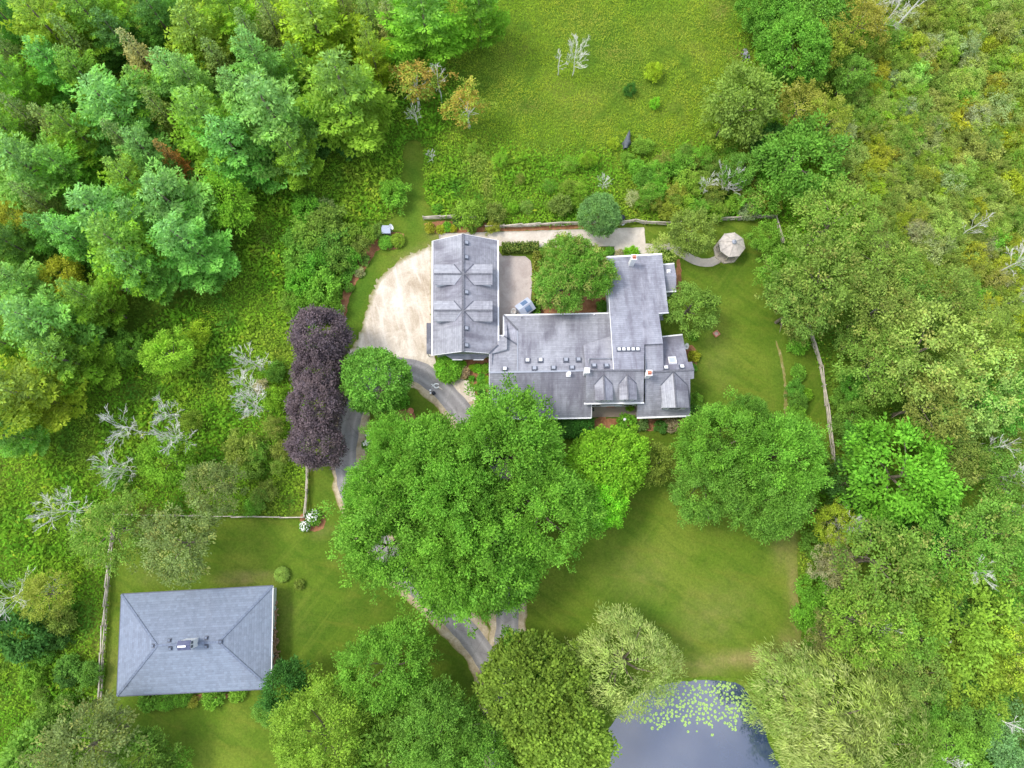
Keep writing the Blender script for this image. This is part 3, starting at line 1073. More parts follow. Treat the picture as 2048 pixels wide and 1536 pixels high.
# left block: north slope A, south slope SL
A0, A1, A2 = P(1008, 631, E), P(1222, 627, E), P(979, 745, RZ)
pA = Plane(A0, A1, A2)
pS = Plane(P(979, 838, E), P(1182, 835, E), P(979, 745, RZ))
slab("roof", [P(1008, 631, E), A1, pA.hit(1222, 690), pA.hit(1172, 741.5), pA.hit(1035, 743.5), pA.hit(1035, 660)], M['shingle'], house, col=ROOF)
rW, rE = P(979, 745, RZ), P(1172, 741, RZ)
roofA = [o for o in house.children][-1]
roofS = slab("roof", [rW, rE, pS.hit(1172, 806), pS.hit(1183, 806), P(1183, 835, E), P(979, 838, E)], M['shingle'], house, col=(0.28, 0.284, 0.32))
EB = 2.8
pB = Plane(P(996, 672, EB), P(1008, 672, EB), P(979, 745, RZ - .02))
slab("roof", [P(996, 672, EB), P(1008, 672, EB), pB.hit(1035, 690), pB.hit(1035, 744), pB.hit(979, 744.5), pB.hit(978.5, 708), pB.hit(996, 691)], M['shingle'], house, col=ROOF)
hipa = [P(1008, 631, E), pA.hit(1035, 660), pB.hit(1035, 690), P(1008, 672, EB)]
slab("hip_roof", hipa, M['shingle'], house, 0.1, (0.36, 0.37, 0.42))
MB().add([pA.hit(1035, 660), pA.hit(1035, 744), pB.hit(1035, 744), pB.hit(1035, 690)], [(0, 1, 2, 3)]).obj("wall", M['lead'], house)
ridge_cap(P(1008, 631, E), pA.hit(1035, 660), house, 0.24)
bar_obj('valley', P(1008, 672, EB) + Vector((0, 0, .06)), pB.hit(1035, 690) + Vector((0, 0, .06)), 0.2, 0.05, M['lead'], house)
bar_obj('flashing', pA.hit(1035, 662) + Vector((0, 0, .05)), pA.hit(1035, 743) + Vector((0, 0, .05)), 0.12, 0.04, M['vent'], house)
ridge_cap(rW, rE, house, 0.26, M['vent'])
bar_obj("flashing", pB.hit(979, 707) + Vector((0, 0, .05)), pB.hit(996.5, 690.5) + Vector((0, 0, .05)), 0.22, 0.06, M['lead'], house)
dz = Vector((0, 0, -.06))
bar_obj("gutter", P(1008, 630.3, E) + dz, P(1217, 626.3, E) + dz, 0.19, 0.15, M['white'], house)
bar_obj("gutter", P(1007.3, 631, E) + dz, P(1007.3, 672, EB) + dz, 0.19, 0.15, M['white'], house)
bar_obj("gutter", P(997, 671.3, EB) + dz, P(1006, 671.3, EB) + dz, 0.19, 0.15, M['white'], house)
bar_obj("gutter", P(979, 838.7, E) + dz, P(1182.5, 835.7, E) + dz, 0.19, 0.15, M['white'], house)
bar_obj("bargeboard", P(978.7, 709, 4.2), rW - Vector((0.04, 0, .08)), 0.06, 0.18, M['white'], house)
bar_obj("bargeboard", rW - Vector((0.04, 0, .08)), P(978.7, 838, E) + dz, 0.06, 0.18, M['white'], house)
bar_obj("bargeboard", P(1183.3, 807, 3.9) + dz, P(1183.3, 835, E) + dz, 0.06, 0.18, M['white'], house)

# north wing: one long slope from the ridge of the centre block
WZ, WR = 4.0, 7.3
W0, W1, W2 = P(1213, 515, WZ), P(1324, 509, WZ), P(1228, 741, WR)
pWg = Plane(W0, W1, W2)
wing = slab("roof", [W0, W1, pWg.hit(1337, 625), pWg.hit(1317.5, 626), pWg.hit(1326, 687), pWg.hit(1288.5, 689), pWg.hit(1288, 741), W2], M['shingle'], house, col=(0.292, 0.30, 0.345))
bar_obj("gutter", W0 + Vector((0, .07, -.05)), W1 + Vector((0, .07, -.05)), 0.21, 0.16, M['white'], house)
bar_obj("bargeboard", W0 + Vector((-.04, 0, -.08)), W2 + Vector((-.04, 0, -.08)), 0.06, 0.2, M['white'], house)
bar_obj("bargeboard", pWg.hit(1317.5, 626.6) + dz, pWg.hit(1337.5, 625.6) + dz, 0.08, 0.2, M['white'], house)
# centre block
CE = 4.7
pCS = Plane(P(1171, 806.5, CE), P(1287, 805, CE), P(1172, 741, WR))
C0, C1 = P(1172, 741.5, WR), P(1288, 741, WR)
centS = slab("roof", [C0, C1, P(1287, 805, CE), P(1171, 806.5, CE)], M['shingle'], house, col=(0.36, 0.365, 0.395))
pCN = Plane(C0, C1, pA.hit(1200, 672))
centN = slab("roof", [C0, W2 + Vector((0, 0, -.02)), pCN.hit(1222, 672), pCN.hit(1167, 690)], M['shingle'], house, 0.12, (0.355, 0.355, 0.39))
ridge_cap(C0, C1, house, 0.26)
bar_obj("gutter", P(1168, 807.2, CE) + dz, P(1288, 805.6, CE) + dz, 0.21, 0.16, M['white'], house)
# lower slope beside the centre block, right block
RR = 6.5
pR2 = Plane(P(1290, 745, RR), P(1327, 743, RR), pWg.hit(1305, 688) + Vector((0, 0, -.35)))
slab("roof", [pR2.hit(1288.5, 689), pR2.hit(1326, 687), P(1327, 743, RR), P(1290, 745, RR)], M['shingle'], house, 0.12, (0.31, 0.32, 0.360))
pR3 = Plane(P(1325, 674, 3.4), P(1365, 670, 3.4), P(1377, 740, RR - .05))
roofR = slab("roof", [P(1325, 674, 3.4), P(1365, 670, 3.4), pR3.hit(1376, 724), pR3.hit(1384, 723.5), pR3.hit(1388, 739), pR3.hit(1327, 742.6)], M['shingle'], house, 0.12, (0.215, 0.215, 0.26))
pSE = Plane(P(1290, 745, RR), P(1388, 739, RR), P(1275, 835, E))
roofSE = slab("roof", [P(1290, 745, RR), P(1388, 739, RR), pSE.hit(1388, 757), pSE.hit(1380.5, 758), pSE.hit(1380.5, 831), P(1275, 835, E), pSE.hit(1275, 808), pSE.hit(1290, 806)], M['shingle'], house, col=(0.28, 0.284, 0.32))
ridge_cap(P(1292, 745, RR), P(1388, 739, RR), house, 0.26)
bar_obj("gutter", P(1325, 673.4, 3.4) + dz, P(1365, 669.4, 3.4) + dz, 0.19, 0.15, M['white'], house)
bar_obj("gutter", P(1274, 835.8, E) + dz, P(1381, 831.8, E) + dz, 0.21, 0.16, M['white'], house)
# east bump with its own little gable
pb0, pb1, pbr = P(1325.5, 530, 3.0), P(1348.5, 528, 3.0), P(1352.5, 551, 3.8)
bumpr0 = P(1328, 553, 3.8)
slab("bay_roof", [pb0, pb1, pbr, bumpr0], M['shingle'], house, 0.12, (0.33, 0.34, 0.40))
slab("bay_roof", [bumpr0, pbr, P(1352.5, 582, 3.0), P(1331, 583, 3.0)], M['shingle'], house, 0.12, (0.30, 0.31, 0.37))
bar_obj("gutter", pb0 + Vector((0, .07, -.05)), pb1 + Vector((0, .07, -.05)), 0.19, 0.15, M['white'], house)
bar_obj("gutter", P(1331, 583.6, 3.0) + dz, P(1352.5, 582.6, 3.0) + dz, 0.19, 0.15, M['white'], house)
slab("porch_roof", [P(1332, 585, 2.5), P(1345, 584, 2.5), P(1347, 588, 2.2), P(1333, 589, 2.2)], M['shingle'], house, 0.08, DARKR)
slab("porch_roof", [P(1318, 633, 3.2), P(1326, 633, 3.2), P(1327, 640, 2.7), P(1319.5, 640.5, 2.7)], M['shingle'], house, 0.08, DARKR)
# dormers facing the front
for (xa, ya, za), (xr, yr), (el, er), (yt, yb), pl in (
        ((1207, 749, 6.95), (1210, 800), (1189, 1225), (769, 800), pCS),
        ((1254, 748, 6.95), (1257, 799), (1238, 1273), (768, 799), pCS),
        ((1347, 743, 6.45), (1352.5, 815), (1321, 1375), (771, 815), pSE)):
    big = er - el > 40
    zr = za - 0.02
    ze = pl.hit((el + er) / 2, yt).z + .04
    top = P(xa, ya, za)
    fr = P(xr, yr, zr)
    shift = 4.5 if big else 1.0
    for s, xe in ((-1, el), (1, er)):
        ev = P(xe + (shift if s < 0 else shift * .8), yb + 0.6, ze)
        vl = pl.hit(xe, yt) + Vector((0, 0, .04))
        slab("dormer_roof", [top, fr, ev, vl], M['shingle'], house, 0.1, (0.365, 0.37, 0.395) if s < 0 else (0.345, 0.35, 0.40))  # light from the left painted in: left slope lighter, right slope darker
        bar_obj('valley', top + Vector((0, 0, .04)), vl + Vector((0, 0, .05)), 0.11, 0.05, M['lead'], house)
        x0, y0, y1 = ev.x - s * 0.2, ev.y + 0.2, vl.y
        MB().add([(x0, y0, pl.z(x0, y0)), (x0, y1, pl.z(x0, y1)), (x0, y1, vl.z - .06), (x0, y0, ze - .04)], [(0, 1, 2, 3)]).obj("dormer_cheek", M['siding'], house)
        if s < 0:
            lx = x0
    y0 = fr.y + 0.2
    MB().add([(lx, y0, pl.z(lx, y0)), (x0, y0, pl.z(x0, y0)), (x0, y0, ze - .04), (fr.x, y0, zr - .12), (lx, y0, ze - .04)], [(0, 1, 2, 3, 4)]).obj("dormer_wall", M['siding'], house)
    wz = pl.z(fr.x, y0) + 0.1
    window(house, (lx, y0), (x0, y0), 0.5, wz, (x0 - lx) * 0.55, max(0.45, ze - wz - .05), 2)
    ridge_cap(top, fr, house, 0.2)
# walls
zA = lambda x, y: min(pA.z(x, y), pS.z(x, y)) - 0.16
walls("wall", inset([P(1008, 631, E).xy, P(1008, 700, E).xy, P(979, 709, E).xy, P(979, 838, E).xy, P(1183, 835, E).xy, P(1222, 627, E).xy], 0.4), zA, M['siding'], house)
zC = lambda x, y: min(pCS.z(x, y), pWg.z(x, y)) - 0.16
fw = inset([P(1171, 806, CE).xy, P(1287, 805, CE).xy, P(1288, 720, CE).xy, P(1171, 720, CE).xy], 0.25)
walls("wall", fw, zC, M['siding'], house)
zW = lambda x, y: pWg.z(x, y) - 0.16
wp = inset([W0.xy, pWg.hit(1228, 735).xy, pWg.hit(1285, 735).xy, pWg.hit(1288, 689).xy, pWg.hit(1326, 687).xy, pWg.hit(1317.5, 626).xy, pWg.hit(1337, 625).xy, W1.xy], 0.3)
walls("wall", wp, zW, M['siding'], house)
zR = lambda x, y: min(pR3.z(x, y), pSE.z(x, y)) - 0.16
ep = inset([P(1325, 674, 3.4).xy, P(1275, 800, E).xy, P(1275, 835, E).xy, P(1380.5, 831, E).xy, pR3.hit(1377, 735).xy, P(1365, 670, 3.4).xy], 0.336)
walls("wall", ep, zR, M['siding'], house)
bp = inset([pb0.xy, P(1331, 583, 3.0).xy, P(1352.5, 582, 3.0).xy, pb1.xy], 0.25)
walls("wall", bp, lambda x, y: 2.85, M['siding'], house)
# entry under the centre eave: door, porch beam, windows
fy = min(p.y for p in fw)
fl, fr_ = min(p.x for p in fw), max(p.x for p in fw)
door(house, (fl, fy), (fr_, fy), 0.5, 1.1, 2.1, M['brick'])
for t in (0.2, 0.8):
    window(house, (fl, fy), (fr_, fy), t, 0.9, 1.3, 1.3)
a, b = P(1196, 809, 2.6), P(1244, 809.5, 2.6)
slab("porch_roof", [P(1198, 806, 3.0), P(1246, 805.5, 3.0), P(1243, 811, 2.6), P(1204, 811.5, 2.6)], M['shingle'], house, 0.08, (0.36, 0.38, 0.42))
bar_obj("gutter", P(1203, 812, 2.56), P(1243, 811.5, 2.56), 0.12, 0.12, M['white'], house)
for s0, s1, ts in ((P(979, 838, E) + Vector((.4, .4, 0)), P(1183, 835, E) + Vector((-.4, .4, 0)), (0.15, 0.35, 0.55, 0.8)), (P(1275, 835, E) + Vector((.35, .35, 0)), P(1380, 831, E) + Vector((-.35, .35, 0)), (0.25, 0.5, 0.75))):
    for t in ts:
        window(house, s0.xy, s1.xy, t, 0.9, 1.2, 1.4)
# chimneys
def chimney(px, py, zt, w, d, plane, lean_face):
    c = P(px, py, zt)
    zb = plane.z(c.x, c.y) - 0.6
    ch = MB().box((c.x, c.y, (zb + zt) / 2), (w, d, zt - zb)).obj("chimney", M['white'], house)
    MB().box((c.x, c.y, zt + 0.08), (w + .12, d + .12, 0.16)).obj("chimney_cap", M['white'], ch)
    mb = MB()
    for i in (-1, 1):
        mb.cyl((c.x + i * w * .2, c.y, zt + .16), 0.14, 0.3, 10)
    mb.box((c.x, c.y, zt + .20), (w * .8, d * .8, 0.08))
    mb.obj("chimney_pot", M['brick'], ch)
    return ch
chimney(1268, 515, 6.8, 0.62, 0.62, pWg, 0)
chimney(1298.5, 746, 8.1, 0.62, 0.62, pSE, 0)
c = P(1174, 741, 8.0)
ch = MB().box((c.x, c.y, 6.9), (0.55, 0.55, 2.2)).obj("chimney", M['white'], house)
MB().box((c.x, c.y, 8.06), (0.7, 0.7, 0.12)).obj("chimney_cap", M['white'], ch)
v = pS.hit(1137, 749)
vp = MB().cyl((v.x, v.y, v.z - .2), 0.16, 0.9, 12).box((v.x, v.y, v.z + .02), (0.6, 0.6, 0.16)).obj("flue_pipe", M['white'], house)
MB().cyl((v.x, v.y, v.z + .7), 0.26, 0.16, 12).obj("flue_cap", M['white'], vp)
# roof vents and skylights
for px, py, lid in ((1055, 722, 'w'), (1081, 721.5, 'w'), (1009.5, 739, 'w'), (1069, 738, 'g'), (1107, 737, 'g'), (1144, 736.5, 'g'), (1132, 721, 'g'), (1157, 720.5, 'g')):
    roof_vent(roofA, pA.hit(px, py), pA.n, 0.5, None, M['white'] if lid == 'w' else M['vent'])
for px, py in ((1188, 733), (1213, 733)):
    roof_vent(centN, pCN.hit(px, py), pCN.n, 0.5)
for i in range(5):
    roof_vent(wing, pWg.hit(1238 + i * 9.3, 699.3 - i * .1), pWg.n, 0.42, M['lead'], M['white'], 0.2, "roof_light")
for px, py in ((1332, 737), (1364, 735)):
    roof_vent(roofR, pR3.hit(px, py), pR3.n, 0.5, None, M['white'])
roof_vent(wing, pWg.hit(1337, 543) if False else P(1337, 543, 3.6), Vector((0, 0, 1)), 0.34, M['white'], M['white'], 0.3)
sk = pR3.hit(1344.5, 722)
q = Vector((0, 0, 1)).rotation_difference(pR3.n).to_matrix()
mb = MB()
for dx, dy, sx, sy in ((0, .5, 1.0, .12), (0, -.5, 1.0, .12), (.44, 0, .12, .88), (-.44, 0, .12, .88)):
    mb.box(sk + q @ Vector((dx, dy, .12)), (sx, sy, .22), M=q)
skl = mb.obj("skylight", M['white'], roofR)
MB().box(sk + q @ Vector((0, 0, .13)), (.78, .9, .05), M=q).obj("pane", M['polycarb'], skl)
for px, py, pl in ((1043.5, 636, pA), (1188, 630, pA)):
    v = pl.hit(px, py)
    MB().cyl((v.x, v.y, v.z - .1), 0.07, 0.45, 8).obj("vent_pipe", M['lead'] if px < 1100 else M['white'], roofA)
rebase(house)

# ---------------- hip-roofed outbuilding
BE, BR = 2.9, 4.6
barn = thing("outbuilding", "hip roofed outbuilding with blue grey shingles standing alone on the lawn", "outbuilding", P(390, 1280))
b0, b1, b2, b3 = P(243, 1189, BE), P(545, 1172, BE), P(541, 1377, BE), P(234, 1392, BE)
q0, q1 = P(314, 1291, BR), P(437, 1284, BR)
BC = (0.315, 0.365, 0.47)
bn = slab("roof", [b0, b1, q1, q0], M['shingle_new'], barn, col=(0.178, 0.212, 0.270))  # north and east slopes: shade painted in as a darker shingle colour
be = slab("roof", [b1, b2, q1], M['shingle_new'], barn, col=(0.178, 0.212, 0.266))
bs = slab("roof", [b2, b3, q0, q1], M['shingle_new'], barn, col=(0.194, 0.232, 0.292))  # south and west slopes: light painted in as a paler shingle colour
bw_ = slab("roof", [b3, b0, q0], M['shingle_new'], barn, col=(0.194, 0.228, 0.292))
bcap = mat_plain("blue_grey_ridge_cap", (0.15, 0.18, 0.24), 0.85, 0.25, 4.0)
for a, b in ((q0, q1), (b0, q0), (b3, q0), (b1, q1), (b2, q1)):
    ridge_cap(a, b, barn, 0.28, bcap, 0.02)
bpoly = [b0, b1, b2, b3]
for i in range(4):
    a, b = bpoly[i], bpoly[(i + 1) % 4]
    o = (b - a).cross(Vector((0, 0, 1))).normalized()
    if o.dot(a - (b0 + b2) / 2) < 0:
        o = -o
    bar_obj("gutter", a + o * .06 - Vector((0, 0, .08)), b + o * .06 - Vector((0, 0, .08)), 0.10, 0.12, M['white'] if i == 1 else M['lead'], barn)
bip = inset([p.xy for p in bpoly], 0.45)
walls("wall", bip, lambda x, y: BE - .05, M['siding'], barn)
bl = sorted(bip, key=lambda p: p.y)[:2]
ba, bb = min(bl, key=lambda p: p.x), max(bl, key=lambda p: p.x)
for t in (0.15, 0.4, 0.65):
    window(barn, ba, bb, t, 0.9, 1.2, 1.2)
door(barn, ba, bb, 0.85, 1.0, 2.1, M['white'])
bpl = dict(n=Plane(b0, b1, q0), s=Plane(b3, b2, q0), w=Plane(b0, b3, q0), e=Plane(b1, b2, q1))
for px, py, k, rf in ((339, 1281, 'n', bn), (413, 1276, 'n', bn), (341, 1296, 's', bs), (413, 1292, 's', bs), (307.5, 1291, 'w', bw_), (441, 1283, 'e', be)):
    roof_vent(rf, bpl[k].hit(px, py), bpl[k].n, 0.30, M['lead'], bcap, 0.22)
v = bpl['s'].hit(254, 1372)
MB().cyl((v.x, v.y, v.z - .1), 0.06, 0.4, 8).obj("vent_pipe", M['lead'], bs)
# roof-top cupola
c = P(369, 1290.5, 6.5)
rot = math.atan2((q1 - q0).y, (q1 - q0).x)
R3 = Matrix.Rotation(rot, 3, 'Z')
cu = MB().box((c.x, c.y, 5.35), (1.45, 0.95, 2.3), rot).obj("cupola", M['white'], barn)
for s in (-1, 1):
    pts = [c + R3 @ Vector(p) for p in ((-.78, 0, .42), (.78, 0, .42), (.78, s * .54, .02), (-.78, s * .54, .02))]
    slab("cupola_roof", pts, M['shingle_new'], cu, 0.06, (0.10, 0.11, 0.19))
bar_obj("cupola_ridge", c + R3 @ Vector((-.6, -.06, .47)), c + R3 @ Vector((.35, -.06, .47)), 0.2, 0.06, M['white'], cu)
for s in (-1, 1):
    MB().box(c + R3 @ Vector((0.735, s * .22, -.35)), (0.04, 0.3, 0.5), rot).obj("louvre", M['lead'], cu)
rebase(barn)
# ------------------------------------------------------------------ foliage builders
def unit(a):
    return a / (np.linalg.norm(a, axis=1, keepdims=True) + 1e-9)


def leaf_np(name, pos, tip, nrm, L, W, v, c, m, fold=0.12):
    """each leaf (or leafy spray) is a folded four-cornered blade"""
    tip = unit(tip)
    side = unit(np.cross(nrm, tip))
    up = np.cross(tip, side)
    n = len(pos)
    L = np.broadcast_to(L, n)[:, None]
    W = np.broadcast_to(W, n)[:, None]
    mid = pos + tip * L * 0.5
    vs = np.empty((n, 4, 3), np.float32)
    vs[:, 0] = pos
    vs[:, 1] = mid + side * W * .5 + up * W * fold
    vs[:, 2] = pos + tip * L - up * L * 0.08
    vs[:, 3] = mid - side * W * .5 + up * W * fold
    f = np.arange(n * 4, dtype=np.int32).reshape(n, 4)
    return mesh_np(name, vs.reshape(-1, 3), f, m, {"v": np.repeat(v, 4), "c": np.repeat(c, 4)})


def dirs(n, zmin=-0.1):
    z = rng.uniform(zmin, 1, n)
    a = rng.uniform(0, 2 * math.pi, n)
    r = np.sqrt(1 - z * z)
    return np.column_stack([r * np.cos(a), r * np.sin(a), z])


def lobes(d, k, amp):
    """uneven outline: a few soft bulges and bites by direction"""
    b = unit(rng.normal(size=(k, 3)))
    s = rng.uniform(-1, 1, k)
    out = np.zeros(len(d))
    for i in range(k):
        out += s[i] * np.exp(-(1 - d @ b[i]) * 7)
    return 1 + amp * np.clip(out, -1.6, 1.6)


def broad_crown(name, R, Hc, z0, m, rc=0.95, per=46, dens=1.5, L=(0.30, 0.5), W=(0.16, 0.28), amp=0.26, flat=0.65, fringe=0.25, shell=0.55, radial=0.7):
    """crown of leafy clumps; R radius, Hc crown height, z0 bottom of the crown"""
    n = int(dens * 2.6 * R * (R * .5 + Hc * .5) / (rc * rc))
    n = max(n, 9)
    d = dirs(n, -0.35)
    rad = lobes(d, 16, amp) * (shell + (1 - shell) * rng.random(n) ** 0.45)
    far = rng.random(n) < 0.07
    rad[far] *= rng.uniform(1.05, 1.05 + fringe, far.sum())
    cen = d * rad[:, None] * np.array([R - rc * .5, R - rc * .5, Hc * 0.5]) + np.array([0, 0, z0 + Hc * 0.5])
    cr = rc * rng.uniform(0.65, 1.3, n)
    cv = rng.random(n)
    cc = rng.random(n)
    k = np.maximum(6, (per * (cr / rc) ** 2).astype(int))
    idx = np.repeat(np.arange(n), k)
    N = len(idx)
    od = d[idx].copy()
    od[:, 2] *= 0.5
    od = unit(od)
    e = unit(rng.normal(size=(N, 3)) + np.array([0, 0, 0.35]))
    q = e * (rng.random(N) ** 0.5)[:, None] * np.column_stack([cr[idx], cr[idx], cr[idx] * flat])
    q += od * (rng.uniform(-.3, .55, N) * cr[idx])[:, None]          # sprays reach outward
    pos = cen[idx] + q
    tip = od * radial + unit(rng.normal(size=(N, 3))) * 0.75 + e * 0.35
    tip[:, 2] = tip[:, 2] * 0.6 - 0.05
    nrm = np.array([0, 0, 1.0]) + rng.normal(size=(N, 3)) * 0.55 + od * 0.3
    v = np.clip(cv[idx] * 0.52 + rng.random(N) * 0.6 - 0.06, 0, 1)
    c = np.clip(cc[idx] * .8 + rng.random(N) * .2, 0, 1)
    return leaf_np(name, pos, tip, nrm, rng.uniform(*L, N), rng.uniform(*W, N), v, c, m)


def willow_crown(name, R, Hc, z0, m):
    n = int(4.6 * R * R)
    d = dirs(n, -0.05)
    rad = lobes(d, 12, 0.24) * (0.45 + 0.55 * rng.random(n) ** .5)
    cen = d * rad[:, None] * np.array([R * .9, R * .9, Hc * .55]) + np.array([0, 0, z0 + Hc * .42])
    k = rng.integers(26, 46, n)
    idx = np.repeat(np.arange(n), k)
    N = len(idx)
    a = np.arctan2(d[idx, 1], d[idx, 0]) + rng.normal(0, .85, N)
    s = rng.random(N)
    out = np.column_stack([np.cos(a), np.sin(a), np.zeros(N)])
    pos = cen[idx] + out * (s * 1.1)[:, None] + np.column_stack([rng.normal(0, .22, N), rng.normal(0, .22, N), -0.9 * s * s + rng.normal(0, .12, N)])
    tip = out + np.column_stack([rng.normal(0, .3, N), rng.normal(0, .3, N), -0.35 - 0.7 * s])
    nrm = np.array([0, 0, 1.0]) + rng.normal(size=(N, 3)) * .35
    cv = rng.random(n)
    return leaf_np(name, pos, tip, nrm, rng.uniform(.45, .85, N), rng.uniform(.07, .125, N), np.clip(cv[idx] * .5 + rng.random(N) * .55, 0, 1), rng.random(n)[idx], m)


def pine_crown(name, R, h, m, whorls=14, boughs=7, z0f=0.18, fanw=0.55, L0=0.46, W0=0.2, droop=0.05, taper=1.25):
    P_, T_, N_, V_, C_ = [], [], [], [], []
    for i in range(whorls):
        f = i / (whorls - 1)
        z = h * (z0f + (1 - z0f) * f)
        Lw = R * (1 - f ** taper) * rng.uniform(.80, 1.10) + 0.55
        nb = max(4, int(boughs * (1 - 0.35 * f)))
        a0 = rng.uniform(0, 7)
        for b in range(nb):
            a = a0 + 2 * math.pi * b / nb + rng.normal(0, .18)
            Lb = Lw * rng.uniform(.62, 1.15)
            ax = np.array([math.cos(a), math.sin(a), 0])
            sd = np.array([-math.sin(a), math.cos(a), 0])
            bv = rng.random()
            t = np.arange(0.22, 1.0, 0.30 / max(Lb, .6))
            for ti in t:
                base = ax * (Lb * ti) + np.array([0, 0, z + Lb * (0.16 * ti - droop * 2 * ti + 0.10 * ti * ti)])
                wl = fanw * Lb * (1 - ti) ** 0.75 * min(1, ti * 2.6) + 0.10
                k = max(1, int(wl / 0.27))
                for s in (-1, 1):
                    ls = (np.arange(k) + rng.random()) / k * wl
                    dirn = sd * s * .80 + ax * .62
                    pos = base + dirn * ls[:, None] + rng.normal(0, .06, (k, 3))
                    for rep in range(3):
                        P_.append(pos + rng.normal(0, .05, (k, 3)))
                        T_.append(np.tile(dirn, (k, 1)) + rng.normal(0, .45, (k, 3)) + np.array([0, 0, .18]))
                        N_.append(np.tile([0, 0, 1.0], (k, 1)) + rng.normal(0, .45, (k, 3)))
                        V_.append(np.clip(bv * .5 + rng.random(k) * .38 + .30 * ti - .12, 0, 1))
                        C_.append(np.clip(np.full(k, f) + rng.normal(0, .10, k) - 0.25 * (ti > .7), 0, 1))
            # leading tip
            P_.append((ax * Lb * .93 + np.array([0, 0, z + Lb * (0.26 - droop * 2)]))[None])
            T_.append(ax[None] + np.array([[0, 0, .15]]))
            N_.append(np.array([[0, 0, 1.0]]))
            V_.append(np.array([.9]))
            C_.append(np.array([f]))
    pos, tip, nrm, v, c = map(np.concatenate, (P_, T_, N_, V_, C_))
    N = len(pos)
    return leaf_np(name, pos, tip, nrm, rng.uniform(.75, 1.25, N) * L0, rng.uniform(.8, 1.2, N) * W0, v, c, m)


def trunk_mesh(name, h, r, m, R=0, limbs=5, seed=0, lean=0.0, zl=0.35):
    rs = random.Random(seed)
    mb = MB()
    pts = [Vector((rs.uniform(-.08, .08) * t * 2, rs.uniform(-.08, .08) * t * 2, h * t)) for t in (0, .12, .35, .6, .85)]
    mb.tube(pts, [r * 1.35, r, r * .85, r * .6, r * .25], 7)
    for i in range(limbs):
        a = 2 * math.pi * i / limbs + rs.uniform(-.4, .4)
        z = h * rs.uniform(zl, .62)
        L = R * rs.uniform(.55, .85)
        p = [Vector((0, 0, z)), Vector((math.cos(a) * L * .45, math.sin(a) * L * .45, z + L * .32)), Vector((math.cos(a + .15) * L, math.sin(a + .15) * L, z + L * .55))]
        mb.tube(p, [r * .5, r * .32, r * .08], 5)
    return mb.mesh(name, m)


def bare_branches(seed, h, spread, r0, upright=0.75, levels=4, lean=(0, 0)):
    """dead tree: trunk mesh and branch mesh"""
    rs = random.Random(seed)
    tr, br = MB(), MB()
    tip = Vector((lean[0] * h, lean[1] * h, h))
    n = 5
    pts = [tip * (i / n) + Vector((rs.uniform(-.12, .12), rs.uniform(-.12, .12), 0)) * (i > 0) for i in range(n + 1)]
    tr.tube(pts, [r0 * .65 * (1 - .85 * i / n) for i in range(n + 1)], 5)

    def grow(p, d, L, r, lv):
        q = p + d * L * .5 + Vector((rs.uniform(-.08, .08), rs.uniform(-.08, .08), rs.uniform(-.05, .08))) * L
        e = q + (d + Vector((rs.uniform(-.25, .25), rs.uniform(-.25, .25), .12))).normalized() * L * .5
        br.tube([p, q, e], [r, r * .75, max(r * .45, .012)], 3, False)
        if lv <= 0:
            return
        for k in range(rs.choice((3, 3, 4)) if lv > 1 else 3):
            t = rs.uniform(.35, 1)
            b = p.lerp(q, t * 2) if t < .5 else q.lerp(e, t * 2 - 1)
            nd = (d + Vector((rs.gauss(0, .32), rs.gauss(0, .32), rs.gauss(.1, .25)))).normalized()
            grow(b, nd, L * rs.uniform(.45, .75), max(r * .55, .013), lv - 1)
    nb = int(9 + spread * 2.2)
    for i in range(nb):
        t = rs.uniform(.28, .98)
        b = tip * t
        a = 2 * math.pi * i / nb + rs.uniform(-.5, .5)
        u = upright * rs.uniform(.6, 1.3)
        d = Vector((math.cos(a), math.sin(a), u)).normalized()
        grow(b, d, spread * (1.05 - .5 * t) * rs.uniform(.7, 1.15), r0 * .16 * (1.1 - .6 * t), levels - 1 if spread > 2 else levels - 2)
    return tr.mesh("bare_trunk", M['deadwood']), br.mesh("bare_branches", M['deadwood'])


COL = {
    'blue green': (0.125, 0.265, 0.092), 'mid green': (0.116, 0.240, 0.040), 'yellow green': (0.165, 0.275, 0.040), 'lime green': (0.170, 0.335, 0.030),
    'dark green': (0.055, 0.150, 0.032), 'grey green': (0.135, 0.195, 0.070), 'olive green': (0.152, 0.228, 0.048), 'yellow': (0.250, 0.310, 0.032),
    'bright green': (0.122, 0.272, 0.036), 'pale green': (0.240, 0.330, 0.082), 'sage': (0.250, 0.300, 0.150), 'ochre': (0.215, 0.255, 0.042),
    'orange': (0.42, 0.19, 0.045), 'rust brown': (0.42, 0.20, 0.10), 'plum': (0.102, 0.083, 0.096), 'grey brown': (0.26, 0.25, 0.15), 'tan': (0.38, 0.32, 0.20),
}
# prototypes: kind -> list of (crown mesh, trunk mesh, R, h)
PROTO = {}


def proto(kind, R, h, crown, trunk):
    PROTO.setdefault(kind, []).append((crown, trunk, R, h))


